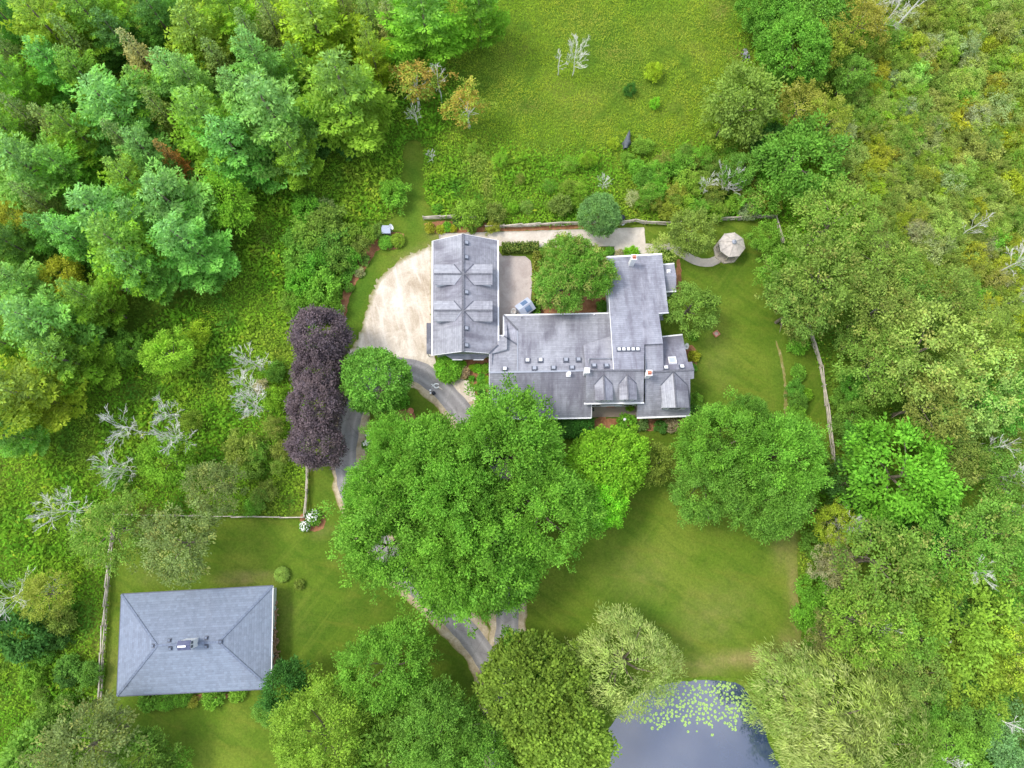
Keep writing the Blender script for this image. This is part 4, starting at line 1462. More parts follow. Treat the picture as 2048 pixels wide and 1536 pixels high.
for k in range(3):
    proto('maple', 9, 15, broad_crown("maple_leaves", 9, 11.5, 3.5, M['leaf'], 1.12, 68, 2.0, (.28, .50), (.16, .27), .33, .55, .25, .5), trunk_mesh("maple_trunk", 13, .45, M['bark'], 9, 7, k))
for k in range(3):
    proto('broad', 5.5, 11, broad_crown("broad_leaves", 5.5, 8.5, 2.5, M['leaf'], 1.05, 60, 1.3, (.32, .56), (.18, .30), .38, .55, .35, .42), trunk_mesh("broad_trunk", 9.5, .28, M['bark'], 5.5, 6, 10 + k))
for k in range(3):
    proto('loose', 5.5, 12, broad_crown("loose_leaves", 5.5, 8, 4, M['leaf_ochre'], .75, 30, 1.15, (.26, .44), (.14, .24), .36, .6, .4, .35), trunk_mesh("loose_trunk", 11, .24, M['bark'], 5.5, 7, 20 + k))
for k in range(2):
    proto('cream', 5, 10, broad_crown("creamy_leaves", 5, 8, 2, M['leaf_cream'], .75, 50, 2.0, (.26, .42), (.15, .24), .2, .7, .12, .6), trunk_mesh("creamy_trunk", 8.5, .28, M['bark'], 5, 6, 30 + k))
for k in range(2):
    proto('dense', 5, 9.5, broad_crown("dense_leaves", 5, 8, 1.5, M['leaf'], .62, 36, 2.2, (.24, .38), (.16, .26), .2, .75, .12, .7), trunk_mesh("dense_trunk", 8, .26, M['bark'], 5, 6, 33 + k))
for k in range(3):
    proto('plum', 4.2, 9, broad_crown("plum_leaves", 4.2, 7.6, 1.4, M['plum'], .7, 52, 2.1, (.22, .36), (.14, .22), .15, .7, .12, .66, .4), trunk_mesh("plum_trunk", 7.5, .26, M['bark'], 4.2, 6, 36 + k))
for k in range(2):
    proto('autumn', 2.8, 8, broad_crown("autumn_leaves", 2.8, 6, 2, M['leaf_orange'], .6, 26, 1.1, (.24, .4), (.13, .2), .38, .7, .5, .3), trunk_mesh("autumn_trunk", 7.5, .16, M['deadwood'], 2.8, 9, 40 + k))
for k in range(3):
    proto('willow', 7.5, 11, willow_crown("willow_leaves", 7.5, 9.5, 2, M['willow']), trunk_mesh("willow_trunk", 8, .4, M['bark'], 6.5, 8, 44 + k))
for k in range(6):
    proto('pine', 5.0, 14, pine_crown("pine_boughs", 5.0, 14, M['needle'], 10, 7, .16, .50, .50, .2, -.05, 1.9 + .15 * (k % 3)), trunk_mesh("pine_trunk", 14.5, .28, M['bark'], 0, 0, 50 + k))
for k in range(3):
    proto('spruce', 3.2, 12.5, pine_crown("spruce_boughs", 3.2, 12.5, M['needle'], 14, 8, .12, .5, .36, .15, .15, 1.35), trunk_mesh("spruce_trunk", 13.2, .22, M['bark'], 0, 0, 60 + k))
for k in range(3):
    proto('bush', 2.2, 3.4, broad_crown("bush_leaves", 2.2, 3.2, .1, M['leaf'], .55, 34, 1.5, (.24, .4), (.13, .22), .3, .7, .3, .5), None)
for k in range(3):
    proto('feathery', 2.2, 4.2, broad_crown("feathery_leaves", 2.2, 3.6, .5, M['leaf_ochre'], .5, 26, 1.3, (.22, .4), (.07, .13), .42, .8, .55, .3), None)
for k in range(3):
    proto('mound', .9, 1.1, broad_crown("mound_leaves", .9, 1.15, -.05, M['leaf'], .26, 22, 1.8, (.15, .26), (.09, .16), .14, .75, .12, .65), None)
for k in range(2):
    proto('clipped', .9, 1.1, broad_crown("clipped_leaves", .95, 1.25, -.1, M['leaf'], .17, 20, 2.6, (.10, .17), (.07, .11), .05, .8, .04, .85), None)

things = []      # (object, dict) for naming at the end


def put(kind, px, py, rpx, col, h=None, noun=None, group=None, label=None, variant=None, hf=None, trunk=True):
    """one plant: (px, py) where its crown stands in the photograph, rpx its radius there"""
    pr = PROTO[kind]
    cm, tm, R0, h0 = pr[rng.integers(len(pr)) if variant is None else variant % len(pr)]
    if h is None:
        R = rpx * scale_at(px, py, 3)
        h = h0 * (R / R0) ** 0.8 * rng.uniform(.92, 1.08)
    zc = h * (0.62 if kind not in ('pine', 'spruce') else 0.55)
    p = P(px, py, zc)
    R = rpx * scale_at(px, py, zc)
    s, sz = R / R0, h / h0
    noun_ = noun or {'pine': 'pine_tree', 'spruce': 'spruce_tree', 'maple': 'maple_tree', 'plum': 'purple_maple', 'willow': 'willow_tree', 'bush': 'shrub', 'feathery': 'shrub',
                     'mound': 'garden_shrub', 'clipped': 'clipped_shrub', 'autumn': 'autumn_tree'}.get(kind, 'leafy_tree')
    rz = rng.uniform(0, 6.28)
    base = COL[col]
    jit = rng.normal(1, .07, 3) * rng.normal(1, .06) if kind not in ('maple', 'plum') else rng.normal(1, .02, 3) * rng.normal(1, .03)
    oc = tuple(float(np.clip(b * j * (1.5 if kind in ('pine', 'spruce') else 1.36), 0.005, .9)) for b, j in zip(base, jit))
    if tm is None:
        o = link(noun_, cm)
        o.location = (p.x, p.y, 0)
        o.rotation_euler = (0, 0, rz)
        o.scale = (s * rng.uniform(.9, 1.1), s * rng.uniform(.9, 1.1), sz)
        o.color = (*oc, 1)
        root = o
    else:
        root = thing(noun_, None, None, (p.x, p.y, 0), rz)
        sx = rng.uniform(.93, 1.07)
        c = link("crown", cm, root)
        c.scale = (s * sx, s / sx, sz)
        c.color = (*oc, 1)
        t = link("trunk", tm, root)
        t.scale = (s, s, sz)
    info = dict(px=px, py=py, r=rpx, col=col, kind=kind, noun=noun_, label=label, group=group)
    if label:
        tag(root, label, noun_.split('_')[-1], group)
    things.append((root, info))
    return root


def dead(px, py, h, spread, seed, label, r0=.13, upright=.75, lean=(0, 0), levels=4, group="bare dead trees", name="dead_tree"):
    """(px, py) is where the trunk meets the ground"""
    root = thing(name, label, "dead tree", P(px, py), 0, group)
    a, b = bare_branches(seed, h, spread * .88, r0, upright, levels, lean)
    link("trunk", a, root)
    link("branches", b, root)
    return root


# ------------------------------------------------------------------ trees, hand placed from the photograph
PINES = [  # px, py, r, colour
    (690, 190, 88, 'mid green'), (632, 52, 78, 'yellow green'), (848, 38, 80, 'mid green'), (958, 14, 52, 'mid green'), (548, 235, 86, 'blue green'), (522, 135, 58, 'blue green'),
    (398, 78, 66, 'yellow green'), (358, 165, 56, 'blue green'), (232, 222, 78, 'blue green'), (98, 58, 62, 'yellow green'), (188, 42, 60, 'mid green'), (32, 172, 56, 'mid green'),
    (26, 52, 46, 'dark green'), (112, 135, 46, 'blue green'), (60, 335, 72, 'blue green'), (138, 345, 50, 'mid green'), (420, 250, 72, 'mid green'), (470, 300, 70, 'blue green'),
    (300, 310, 52, 'blue green'), (345, 410, 78, 'blue green'), (215, 440, 78, 'blue green'), (255, 500, 76, 'mid green'), (378, 490, 70, 'blue green'), (46, 570, 58, 'blue green'),
    (90, 650, 78, 'blue green'), (130, 720, 62, 'mid green'), (48, 790, 74, 'yellow green'), (240, 80, 46, 'dark green'), (318, 36, 48, 'dark green'), (462, 22, 54, 'yellow green'),
    (272, 372, 50, 'mid green'), (22, 488, 42, 'dark green'), (282, 545, 46, 'blue green'), (10, 870, 38, 'blue green'), (20, 265, 44, 'mid green'), (170, 155, 44, 'mid green'),
    (300, 190, 50, 'mid green'), (590, 310, 46, 'mid green'), (20, 690, 46, 'mid green'), (185, 600, 44, 'mid green'), (155, 480, 46, 'blue green'), (600, 140, 40, 'mid green'),
    (395, 180, 46, 'blue green'), (480, 200, 48, 'blue green'), (160, 270, 46, 'mid green'), (745, 110, 36, 'yellow green'), (290, 445, 48, 'blue green'), (110, 470, 44, 'dark green'),
]
for px, py, r, c in PINES:
    put('pine', px, py, r, c, h=rng.uniform(13, 16.5) * (0.75 + r / 280))
for px, py, r, c in [(545, 48, 38, 'grey green'), (505, 78, 34, 'grey green'), (738, 24, 36, 'grey green'), (285, 118, 36, 'grey brown'), (120, 262, 36, 'grey green'), (690, 20, 32, 'grey green'),
                     (255, 290, 34, 'grey green'), (160, 95, 34, 'grey green'), (440, 130, 36, 'grey green'), (60, 240, 36, 'grey green'), (780, 45, 30, 'grey brown'), (330, 230, 34, 'grey green'), (85, 410, 34, 'grey green'), (20, 110, 34, 'grey green')]:
    put('spruce', px, py, r, c, h=rng.uniform(11, 13.5))
put('spruce', 346, 320, 24, 'rust brown', h=10.5, label="dead conifer with rust orange needles standing among the green pines")
for px, py, r, c, lb in [
    (30, 432, 40, 'yellow', "yellow leafed tree at the left edge among the pines"),
    (126, 562, 48, 'yellow', "yellow green open tree with spreading limbs, edge of the left pine wood"),
    (212, 596, 36, 'ochre', "small olive gold tree over bare orange soil beside the pine wood"),
    (452, 412, 56, 'lime green', "lime green broadleaf tree at the lower right corner of the pine wood")]:
    put('broad', px, py, r, c, label=lb)
# autumn group
for px, py, r, lb in [(828, 165, 44, "autumn tree with peach orange leaves and pale twigs, left of a leafless one"), (934, 212, 38, "autumn tree with golden orange leaves at the meadow edge, right of a leafless one")]:
    put('autumn', px, py, r, 'yellow green', label=lb, group="autumn coloured trees")
# purple maples
for i, (px, py, r) in enumerate([(639, 672, 59), (635, 744, 49), (630, 812, 56), (633, 886, 51)]):
    put('plum', px, py, r, 'plum', label=["purple leaved maple, top one of the row of four, nearest the gravel court", "purple leaved maple, second from the top in the row of four",
        "purple leaved maple, third from the top in the row of four", "purple leaved maple, bottom one of the row, over the rail fence end"][i], group="row of purple maples", h=[10, 7.8, 9.6, 8.4][i])
# big maples in front of the house
BIG = [
    (866, 925, 104, 'bright green', 15, "great maple over the turning drive, upper left of the five in front of the house"),
    (1010, 905, 122, 'bright green', 16, "great maple touching the house roof, upper right of the five in front of the house"),
    (802, 1056, 116, 'bright green', 15, "great maple at the left of the central clump, over the lawn"),
    (762, 1004, 82, 'bright green', 14, "great maple at the far left of the central clump, beside the turning drive"),
    (800, 900, 70, 'bright green', 13.5, "maple at the upper left shoulder of the central clump, below the round tree"),
    (905, 1140, 84, 'bright green', 16, "maple low in the central clump, over the lower end of the turning drive"),
    (945, 1085, 132, 'bright green', 17, "tallest great maple, middle and bottom of the central clump over both drives"),
    (1080, 1015, 112, 'bright green', 16, "great maple on the right of the central clump, left of the bright chestnut"),
]
for px, py, r, c, h, lb in BIG:
    put('maple', px, py, r, c, h=h, label=lb, group="great maples in front of the house", variant=int(px))
put('maple', 1010, 1150, 62, 'bright green', h=11, label="smaller maple at the bottom of the central clump above the straight drive")
put('maple', 920, 990, 100, 'bright green', h=17.5, label="great maple in the very middle of the central clump")
put('dense', 1212, 932, 78, 'lime green', h=10, label="vivid lime green dense tree right of the great maples, below the terrace")
put('dense', 1196, 998, 60, 'lime green', h=9, label="vivid lime green dense tree just below another, right of the great maples")
put('broad', 1308, 930, 42, 'olive green', h=6.5, label="small olive airy tree between the vivid lime tree and the right maple clump")
for px, py, r, c, h, lb in [(1442, 897, 86, 'bright green', 14, "spreading maple right of the front lawn, upper left of its clump"), (1545, 915, 98, 'bright green', 14, "spreading maple over the east fence, right of its clump"),
                            (1420, 965, 84, 'mid green', 12, "maple with bluish leaves, lower left of the right lawn clump"), (1530, 1000, 82, 'mid green', 13, "maple at the bottom right of the right lawn clump"),
                            (1492, 838, 42, 'mid green', 12, "narrow maple top reaching up beside the east side of the house")]:
    put('maple', px, py, r, c, h=h, label=lb, group="maples on the right of the lawn")
put('dense', 754, 764, 66, 'mid green', h=8.5, label="round green tree between the purple maples and the curving drive")
for px, py, r, h, lb in [(1138, 512, 44, 9.5, "courtyard tree with creamy seed clusters, top one of three beside the walk"), (1118, 572, 48, 9, "courtyard tree with creamy seed clusters, lower left of three by the slab yard"), (1178, 546, 47, 10, "courtyard tree with creamy seed clusters, right one of three against the north wing")]:
    put('cream', px, py, r, 'mid green', h=h, label=lb, group="courtyard trees")
put('dense', 1200, 428, 40, 'blue green', h=6, label="blue green round tree beside the black bin on the north fence")
put('broad', 1382, 612, 47, 'mid green', h=8, label="light green tree close against the east wall of the north wing")
put('broad', 1384, 462, 47, 'olive green', h=8, label="olive green tree over the garden path, left of the gazebo")
put('feathery', 1335, 500, 30, 'pale green', h=4, noun='garden_tree', label="thin pale green tree over the stepping path near the walkway end")
put('broad', 575, 1372, 48, 'dark green', h=8, label="dark green tree leaning over the outbuilding's lower right corner")
put('broad', 545, 1420, 34, 'mid green', h=5, label="small green tree below the dark tree at the outbuilding corner")
LOW = [(772, 1338, 93, 'bright green', 11, 'maple', "broad light green tree with visible forked limbs, right of the outbuilding"), (648, 1482, 102, 'yellow green', 12, 'maple', "light green tree at the bottom edge, right of the outbuilding"),
       (884, 1456, 88, 'mid green', 13, 'maple', "deep green tree at the lower middle, left of the drive mouth"), (1065, 1385, 100, 'yellow green', 13, 'dense', "yellow green dense tree at the drive mouth, upper one"),
       (1110, 1490, 104, 'yellow green', 13, 'dense', "yellow green dense tree at the bottom edge left of the pond"), (965, 1520, 84, 'mid green', 12, 'maple', "deep green tree at the bottom edge in the middle"),
       (790, 1520, 92, 'mid green', 11, 'broad', "mid green tree at the bottom edge below the forked tree"), (1040, 1310, 52, 'mid green', 9, 'broad', "small green tree top beside the fork of the two drives")]
for px, py, r, c, h, k, lb in LOW:
    put(k, px, py, r, c, h=h, label=lb)
for px, py, r, h, lb in [(1250, 1328, 108, 11, "pale willow at the left bank of the pond"), (1578, 1386, 88, 11, "willow on the right bank, nearest the pond water"), (1672, 1440, 118, 12, "largest willow in the lower right corner clump"),
                         (1662, 1522, 98, 11, "willow at the bottom edge right of the pond"), (1770, 1492, 92, 10, "willow at the right end of the pond clump")]:
    put('willow', px, py, r, 'pale green' if px < 1400 else ('olive green' if px in (1770,) else 'pale green'), h=h, label=lb, group="willows round the pond")
# left side, between meadow and outbuilding
LEFT = [(650, 448, 34, 'olive green', 'bush', "olive topped shrub right of the pine wood, above the garden bed"), (622, 470, 32, 'yellow green', 'bush', None), (660, 490, 32, 'mid green', 'bush', None), (598, 520, 30, 'mid green', 'bush', None),
        (636, 530, 32, 'bright green', 'bush', None), (645, 575, 34, 'bright green', 'bush', "bright green bushy shrub left of the mulch border"), (605, 565, 32, 'bright green', 'bush', None), (615, 610, 32, 'bright green', 'bush', None), (655, 610, 28, 'bright green', 'bush', None),
        (590, 480, 26, 'mid green', 'bush', None), (675, 515, 28, 'mid green', 'bush', None), (612, 418, 28, 'bright green', 'bush', None), (650, 415, 20, 'grey green', 'bush', None), (585, 600, 24, 'mid green', 'bush', None), (785, 385, 26, 'bright green', 'bush', None),
        (700, 470, 24, 'yellow green', 'bush', None), (720, 490, 22, 'olive green', 'bush', None),
        (335, 706, 46, 'lime green', 'broad', "lime green young tree alone in the left meadow"), (255, 700, 30, 'mid green', 'broad', None), (398, 668, 24, 'yellow', 'bush', "yellowish shrub beside the lime tree in the left meadow"),
        (548, 798, 24, 'lime green', 'bush', "lime green shrub between two bare white trees"), (522, 776, 15, 'tan', 'bush', "tan brown shrub left of the purple maples"), (332, 918, 50, 'lime green', 'broad', "lime green tree among the bare white trees, left meadow"),
        (384, 842, 20, 'yellow green', 'bush', None), (434, 972, 56, 'grey green', 'loose', "grey green round tree above the lawn fence corner"), (482, 900, 30, 'olive green', 'bush', None),
        (232, 1058, 68, 'olive green', 'loose', "olive brown tree at the corner of the rail fence, left side"), (364, 1086, 76, 'grey green', 'loose', "grey green loose crowned tree above the outbuilding"), (300, 1045, 34, 'olive green', 'loose', None),
        (95, 1190, 44, 'ochre', 'loose', "amber leaved half bare tree at the left edge above the shrubs"), (38, 1270, 44, 'dark green', 'bush', None), (120, 1240, 26, 'olive green', 'bush', None),
        (182, 1490, 84, 'grey green', 'loose', "grey green tree in the lower left corner below the fence"), (285, 1515, 56, 'mid green', 'broad', "mid green leafy tree at the bottom edge, left of the lower lawn"), (60, 1500, 48, 'mid green', 'bush', None),
        (215, 1440, 36, 'olive green', 'loose', None), (110, 1430, 30, 'mid green', 'bush', None), (340, 1530, 34, 'bright green', 'feathery', None), (235, 960, 22, 'mid green', 'bush', None)]
for px, py, r, c, k, lb in LEFT:
    put(k, px, py, r, c, label=lb)
# right woods
RIGHT = [(1662, 448, 80, 'olive green', 'loose'), (1640, 565, 88, 'olive green', 'loose'), (1592, 615, 66, 'olive green', 'loose'), (1765, 540, 70, 'olive green', 'loose'), (1562, 552, 50, 'bright green', 'broad'), (1588, 628, 46, 'olive green', 'loose'),
         (1752, 622, 78, 'olive green', 'loose'), (1832, 706, 92, 'pale green', 'loose'), (1752, 730, 72, 'olive green', 'loose'), (1880, 600, 66, 'olive green', 'loose'), (1955, 700, 70, 'olive green', 'loose'), (1930, 795, 78, 'pale green', 'loose'),
         (1850, 812, 72, 'olive green', 'loose'), (1998, 800, 60, 'mid green', 'loose'), (1708, 772, 28, 'mid green', 'broad'), (1812, 952, 94, 'bright green', 'broad'), (1712, 838, 34, 'mid green', 'broad'), (1700, 965, 44, 'dark green', 'broad'),
         (1665, 1045, 40, 'yellow', 'loose'), (1762, 1125, 92, 'mid green', 'loose'), (1708, 1240, 72, 'yellow green', 'loose'), (1765, 1265, 60, 'yellow green', 'loose'), (1925, 1250, 88, 'yellow green', 'broad'), (1945, 1330, 66, 'yellow green', 'broad'),
         (1895, 1100, 72, 'mid green', 'loose'), (1965, 1060, 74, 'mid green', 'loose'), (1905, 930, 54, 'olive green', 'loose'), (2005, 950, 58, 'mid green', 'loose'), (2010, 1160, 60, 'mid green', 'loose'), (1662, 1125, 44, 'grey brown', 'loose'),
         (1632, 1178, 32, 'bright green', 'bush'), (2012, 1312, 58, 'yellow', 'loose'), (1655, 1275, 44, 'grey green', 'loose'), (1830, 1260, 60, 'mid green', 'broad'), (1820, 1340, 56, 'olive green', 'loose'), (2020, 1470, 54, 'blue green', 'broad'),
         (1900, 1490, 52, 'mid green', 'broad'), (1850, 1405, 40, 'mid green', 'broad'), (1640, 925, 30, 'olive green', 'bush'), (1720, 880, 40, 'mid green', 'broad'), (1715, 1040, 34, 'dark green', 'broad'), (1840, 1060, 46, 'dark green', 'broad'),
         (1865, 1180, 50, 'mid green', 'loose'), (1955, 1420, 50, 'mid green', 'broad'), (1718, 680, 46, 'olive green', 'loose'), (1900, 860, 54, 'olive green', 'loose'), (2025, 1060, 48, 'mid green', 'loose'), (2030, 880, 44, 'olive green', 'loose'),
         (1640, 1090, 30, 'mid green', 'bush'), (1620, 1230, 28, 'bright green', 'bush'), (1640, 1320, 30, 'mid green', 'bush'), (1782, 1380, 50, 'olive green', 'loose'), (2030, 740, 46, 'mid green', 'loose'), (1820, 610, 50, 'olive green', 'loose'),
         (1590, 105, 64, 'mid green', 'dense'), (1560, 50, 50, 'mid green', 'dense'), (1648, 100, 46, 'ochre', 'loose'), (1612, 140, 40, 'ochre', 'loose'), (1482, 212, 72, 'olive green', 'broad'), (1450, 240, 44, 'yellow green', 'broad'),
         (1600, 215, 46, 'ochre', 'loose'), (1652, 250, 44, 'ochre', 'loose'), (1592, 318, 74, 'mid green', 'broad'), (1640, 28, 58, 'mid green', 'dense'), (1525, 15, 44, 'mid green', 'dense'), (1545, 290, 40, 'dark green', 'broad'),
         (1530, 395, 40, 'bright green', 'feathery'), (1480, 340, 36, 'mid green', 'broad'), (1530, 480, 32, 'bright green', 'broad'), (1715, 50, 50, 'ochre', 'loose'), (1700, 150, 40, 'mid green', 'broad')]
for px, py, r, c, k in RIGHT:
    put(k, px, py, r, c)

# ---- shrubs scattered by area (each its own thing)
def inpoly(poly, x, y):
    return bool(inside(np.array(poly, float), np.array([x]), np.array([y]))[0])


def scatter(poly, step, rr, kinds, cols, label, group, noun='shrub', avoid=(), jit=.42):
    xs = [p[0] for p in poly]
    ys = [p[1] for p in poly]
    n = 0
    y = min(ys)
    row = 0
    while y < max(ys):
        x = min(xs) + (step * .5 if row % 2 else 0)
        while x < max(xs):
            qx, qy = x + rng.normal(0, step * jit * .6), y + rng.normal(0, step * jit * .6)
            if inpoly(poly, qx, qy) and not any(math.hypot(qx - ax, qy - ay) < ar for ax, ay, ar in avoid):
                col = cols[rng.integers(len(cols))]
                put(kinds[rng.integers(len(kinds))], qx, qy, rng.uniform(*rr), col, noun=noun, group=group)
                n += 1
            x += step
        y += step * .87
        row += 1
    return n


THICKET = [(1668, 170), (1720, 110), (1760, -10), (2060, -10), (2060, 660), (1980, 640), (1830, 560), (1740, 470), (1700, 390), (1660, 330), (1690, 240)]
n1 = scatter(THICKET, 28.5, (15, 24), ['feathery', 'feathery', 'bush', 'feathery'], ['ochre', 'olive green', 'pale green', 'pale green', 'yellow green', 'yellow green', 'olive green', 'pale green', 'sage', 'yellow'],
             "{c} shrub in the dense mixed thicket filling the upper right corner", "shrubs of the upper right thicket", 'thicket_shrub')
NORTH = [(1280, 330), (1400, 275), (1520, 300), (1560, 400), (1530, 425), (1440, 430), (1330, 432), (1270, 410), (1240, 350)]
n2 = scatter(NORTH, 30, (14, 25), ['bush', 'feathery'], ['yellow green', 'bright green', 'olive green', 'sage', 'ochre', 'mid green'],
             "{c} shrub in the wild patch between the meadow and the gazebo fence", "shrubs above the gazebo fence", 'wild_shrub', [(1200, 428, 40), (1253, 286, 40)])
NORTH2 = [(855, 300), (960, 290), (1240, 300), (1240, 350), (1160, 400), (1150, 440), (980, 445), (975, 420), (860, 420)]
n3 = scatter(NORTH2, 46, (9, 17), ['bush', 'feathery'], ['yellow green', 'bright green', 'olive green', 'lime green'],
             "{c} low shrub in the weedy strip above the walkway fence", "shrubs above the walkway fence", 'wild_shrub', [(930, 360, 60), (975, 380, 26), (1253, 286, 34), (1080, 290, 50)])
EASTU = [(1650, 770), (1720, 800), (1700, 900), (1760, 1060), (1850, 1060), (1850, 1170), (1660, 1200), (1620, 1290), (1680, 1330), (1830, 1330), (1890, 1420), (1860, 1540), (2050, 1540), (2050, 1380), (1990, 1130), (1860, 1010), (1700, 1010), (1668, 900)]
n4 = scatter(EASTU, 44, (16, 27), ['bush', 'bush', 'feathery'], ['dark green', 'mid green', 'olive green', 'mid green'],
             "{c} undergrowth shrub beneath the trees of the right wood", "undergrowth shrubs of the right wood", 'undergrowth_shrub')
LEFTU = [(0, 1300), (190, 1250), (195, 1400), (110, 1460), (0, 1480)]
n5 = scatter(LEFTU, 58, (14, 24), ['bush'], ['mid green', 'bright green', 'dark green'],
             "{c} low shrub among the tall weeds left of the outbuilding fence", "shrubs left of the outbuilding fence", 'wild_shrub')
BEDL = [(510, 760), (568, 690), (575, 920), (560, 1010), (480, 1020), (500, 900)]
n6 = scatter(BEDL, 40, (13, 24), ['bush', 'feathery'], ['mid green', 'bright green', 'olive green'],
             "{c} wild shrub on the meadow side of the purple maples", "shrubs beside the purple maples", 'wild_shrub', [(548, 798, 30), (525, 830, 30)])
FOREST_GAPS = [(120, 250), (140, 350), (500, 330), (640, 290), (700, 290), (790, 120)]
for px, py in FOREST_GAPS:
    put('bush', px, py, 24, 'dark green', noun='undergrowth_shrub', group="undergrowth shrubs of the pine wood")
for px, py, r, c, lb in [(1308, 142, 17, 'yellow', "round yellow green bush standing alone in the upper meadow"), (1260, 178, 12, 'dark green', "small dark green bush below the round yellow bush in the upper meadow"),
                         (1310, 205, 11, 'lime green', "small lime green plant right of the dark bush, upper meadow"), (1760, 240, 26, 'lime green', "vivid lime green shrub in the upper right thicket, between the ochre trees and the corner"),
                         (1252, 316, 11, 'yellow green', "yellow green bush at the lower end of the dark tarpaulin"), (1286, 292, 18, 'bright green', "bright green bush right of the dark tarpaulin"), (1226, 287, 11, 'yellow', "yellow green bush left of the dark tarpaulin"),
                         (940, 425, 30, 'yellow green', "light green fluffy bush spilling over the walkway fence gap"), (992, 425, 20, 'olive green', "olive bush right of the light green one on the fence"), (1120, 410, 20, 'olive green', "olive gold bush above the walkway fence, left of the blue green tree")]:
    put('bush', px, py, r, c, label=lb)
# garden planting
GARD = [(897, 737, 24, 'bright green', 'clipped', "wide clipped evergreen mound below the garage gable"), (924, 728, 7, 'lime green', 'mound', None), (944, 735, 6, 'lime green', 'mound', None), (956, 737, 9, 'lime green', 'mound', None), (974, 736, 10, 'bright green', 'mound', None),
        (928, 745, 11, 'tan', 'mound', "tan twiggy dead looking shrub in the bed below the garage"), (943, 757, 6, 'bright green', 'mound', None), (962, 756, 9, 'bright green', 'mound', None), (974, 761, 8, 'lime green', 'mound', None), (965, 768, 9, 'bright green', 'mound', None), (954, 775, 7, 'bright green', 'mound', None),
        (964, 788, 8, 'dark green', 'clipped', "dark clipped ball shrub in the bed beside the house's west end"), (968, 812, 15, 'bright green', 'bush', "bright green bush at the lower end of the west bed"),
        (860, 455, 9, 'yellow', 'mound', None), (881, 459, 8, 'yellow', 'mound', None), (894, 453, 9, 'bright green', 'mound', None), (906, 457, 7, 'yellow', 'mound', None), (915, 446, 8, 'dark green', 'mound', None), (958, 446, 7, 'mid green', 'mound', None), (945, 460, 7, 'olive green', 'mound', None), (985, 452, 14, 'ochre', 'bush', None),
        (1160, 848, 26, 'dark green', 'clipped', "dark green hedge block below the house's left eave"), (1130, 852, 20, 'dark green', 'clipped', None), (1254, 848, 17, 'bright green', 'mound', "bright green round bush with a white lamp, below the terrace"), (1322, 852, 12, 'dark green', 'mound', None), (1345, 850, 14, 'grey brown', 'mound', None), (1285, 848, 12, 'grey green', 'mound', None),
        (1263, 506, 13, 'lime green', 'mound', "lime green mound against the north wing's white gutter"), (1240, 509, 9, 'tan', 'mound', None), (1220, 503, 8, 'bright green', 'mound', None), (1330, 513, 14, 'bright green', 'mound', None), (1205, 612, 11, 'mid green', 'mound', None),
        (298, 1400, 18, 'mid green', 'mound', "loose green shrub, leftmost below the outbuilding eave"), (332, 1397, 17, 'bright green', 'clipped', "smooth clipped green ball, second from left below the outbuilding"), (364, 1394, 16, 'bright green', 'clipped', "smooth clipped green ball, third from left below the outbuilding"),
        (425, 1395, 19, 'yellow green', 'mound', "leafy green shrub, fourth below the outbuilding eave"), (474, 1389, 15, 'yellow green', 'mound', "leafy green shrub, rightmost below the outbuilding eave"), (352, 1406, 7, 'ochre', 'mound', None), (383, 1403, 9, 'ochre', 'mound', None),
        (563, 1149, 12, 'pale green', 'clipped', "small pale green ball shrub alone on the lawn right of the outbuilding"), (598, 1169, 9, 'olive green', 'mound', "smaller faint grey green plant below right of the ball shrub on the lawn"),
        (1598, 690, 16, 'bright green', 'mound', None), (1592, 680, 12, 'bright green', 'mound', None), (1590, 775, 16, 'mid green', 'bush', None), (1598, 800, 18, 'mid green', 'bush', None), (1592, 825, 18, 'mid green', 'bush', None), (1610, 845, 12, 'lime green', 'mound', "lime green mound just above the white birdbath"), (1598, 745, 14, 'bright green', 'mound', None), (1612, 790, 11, 'lime green', 'mound', None),
        (772, 484, 12, 'bright green', 'clipped', "bright green mound in front of the little roofed well"), (794, 480, 12, 'yellow green', 'clipped', "yellow green round mound right of the little roofed well"), (764, 468, 9, 'bright green', 'mound', None), (740, 470, 16, 'yellow green', 'bush', None), (755, 460, 14, 'olive green', 'bush', None),
        (718, 545, 9, 'sage', 'mound', "silvery plant on the mulch border above the gravel court"), (705, 535, 12, 'bright green', 'mound', None), (690, 555, 12, 'mid green', 'mound', None), (698, 575, 8, 'mid green', 'mound', None), (728, 520, 10, 'mid green', 'mound', None), (676, 620, 10, 'sage', 'mound', None), (705, 510, 18, 'bright green', 'bush', None),
        (1385, 672, 9, 'bright green', 'mound', None), (1388, 712, 11, 'yellow', 'mound', "yellow green mound right of the white dish on the house's east wall"), (1385, 735, 8, 'bright green', 'mound', None), (1392, 800, 15, 'bright green', 'bush', None), (1388, 820, 14, 'mid green', 'bush', None), (1398, 835, 14, 'olive green', 'bush', None),
        (848, 880, 10, 'bright green', 'mound', None), (800, 800, 16, 'bright green', 'mound', None)]
for px, py, r, c, k, lb in GARD:
    put(k, px, py, r, c, label=lb, noun='garden_shrub' if k != 'bush' else 'garden_bush')

for px, py, r, h, v, lb in [(768, 1092, 62, 13, 1, "maple at the lower left edge of the central clump, over the drive bend"), (975, 880, 60, 16, 2, "maple at the upper middle of the central clump, nearest the house's left roof")]:
    put('maple', px, py, r, 'bright green', h=h, label=lb, group="great maples in front of the house", variant=v)
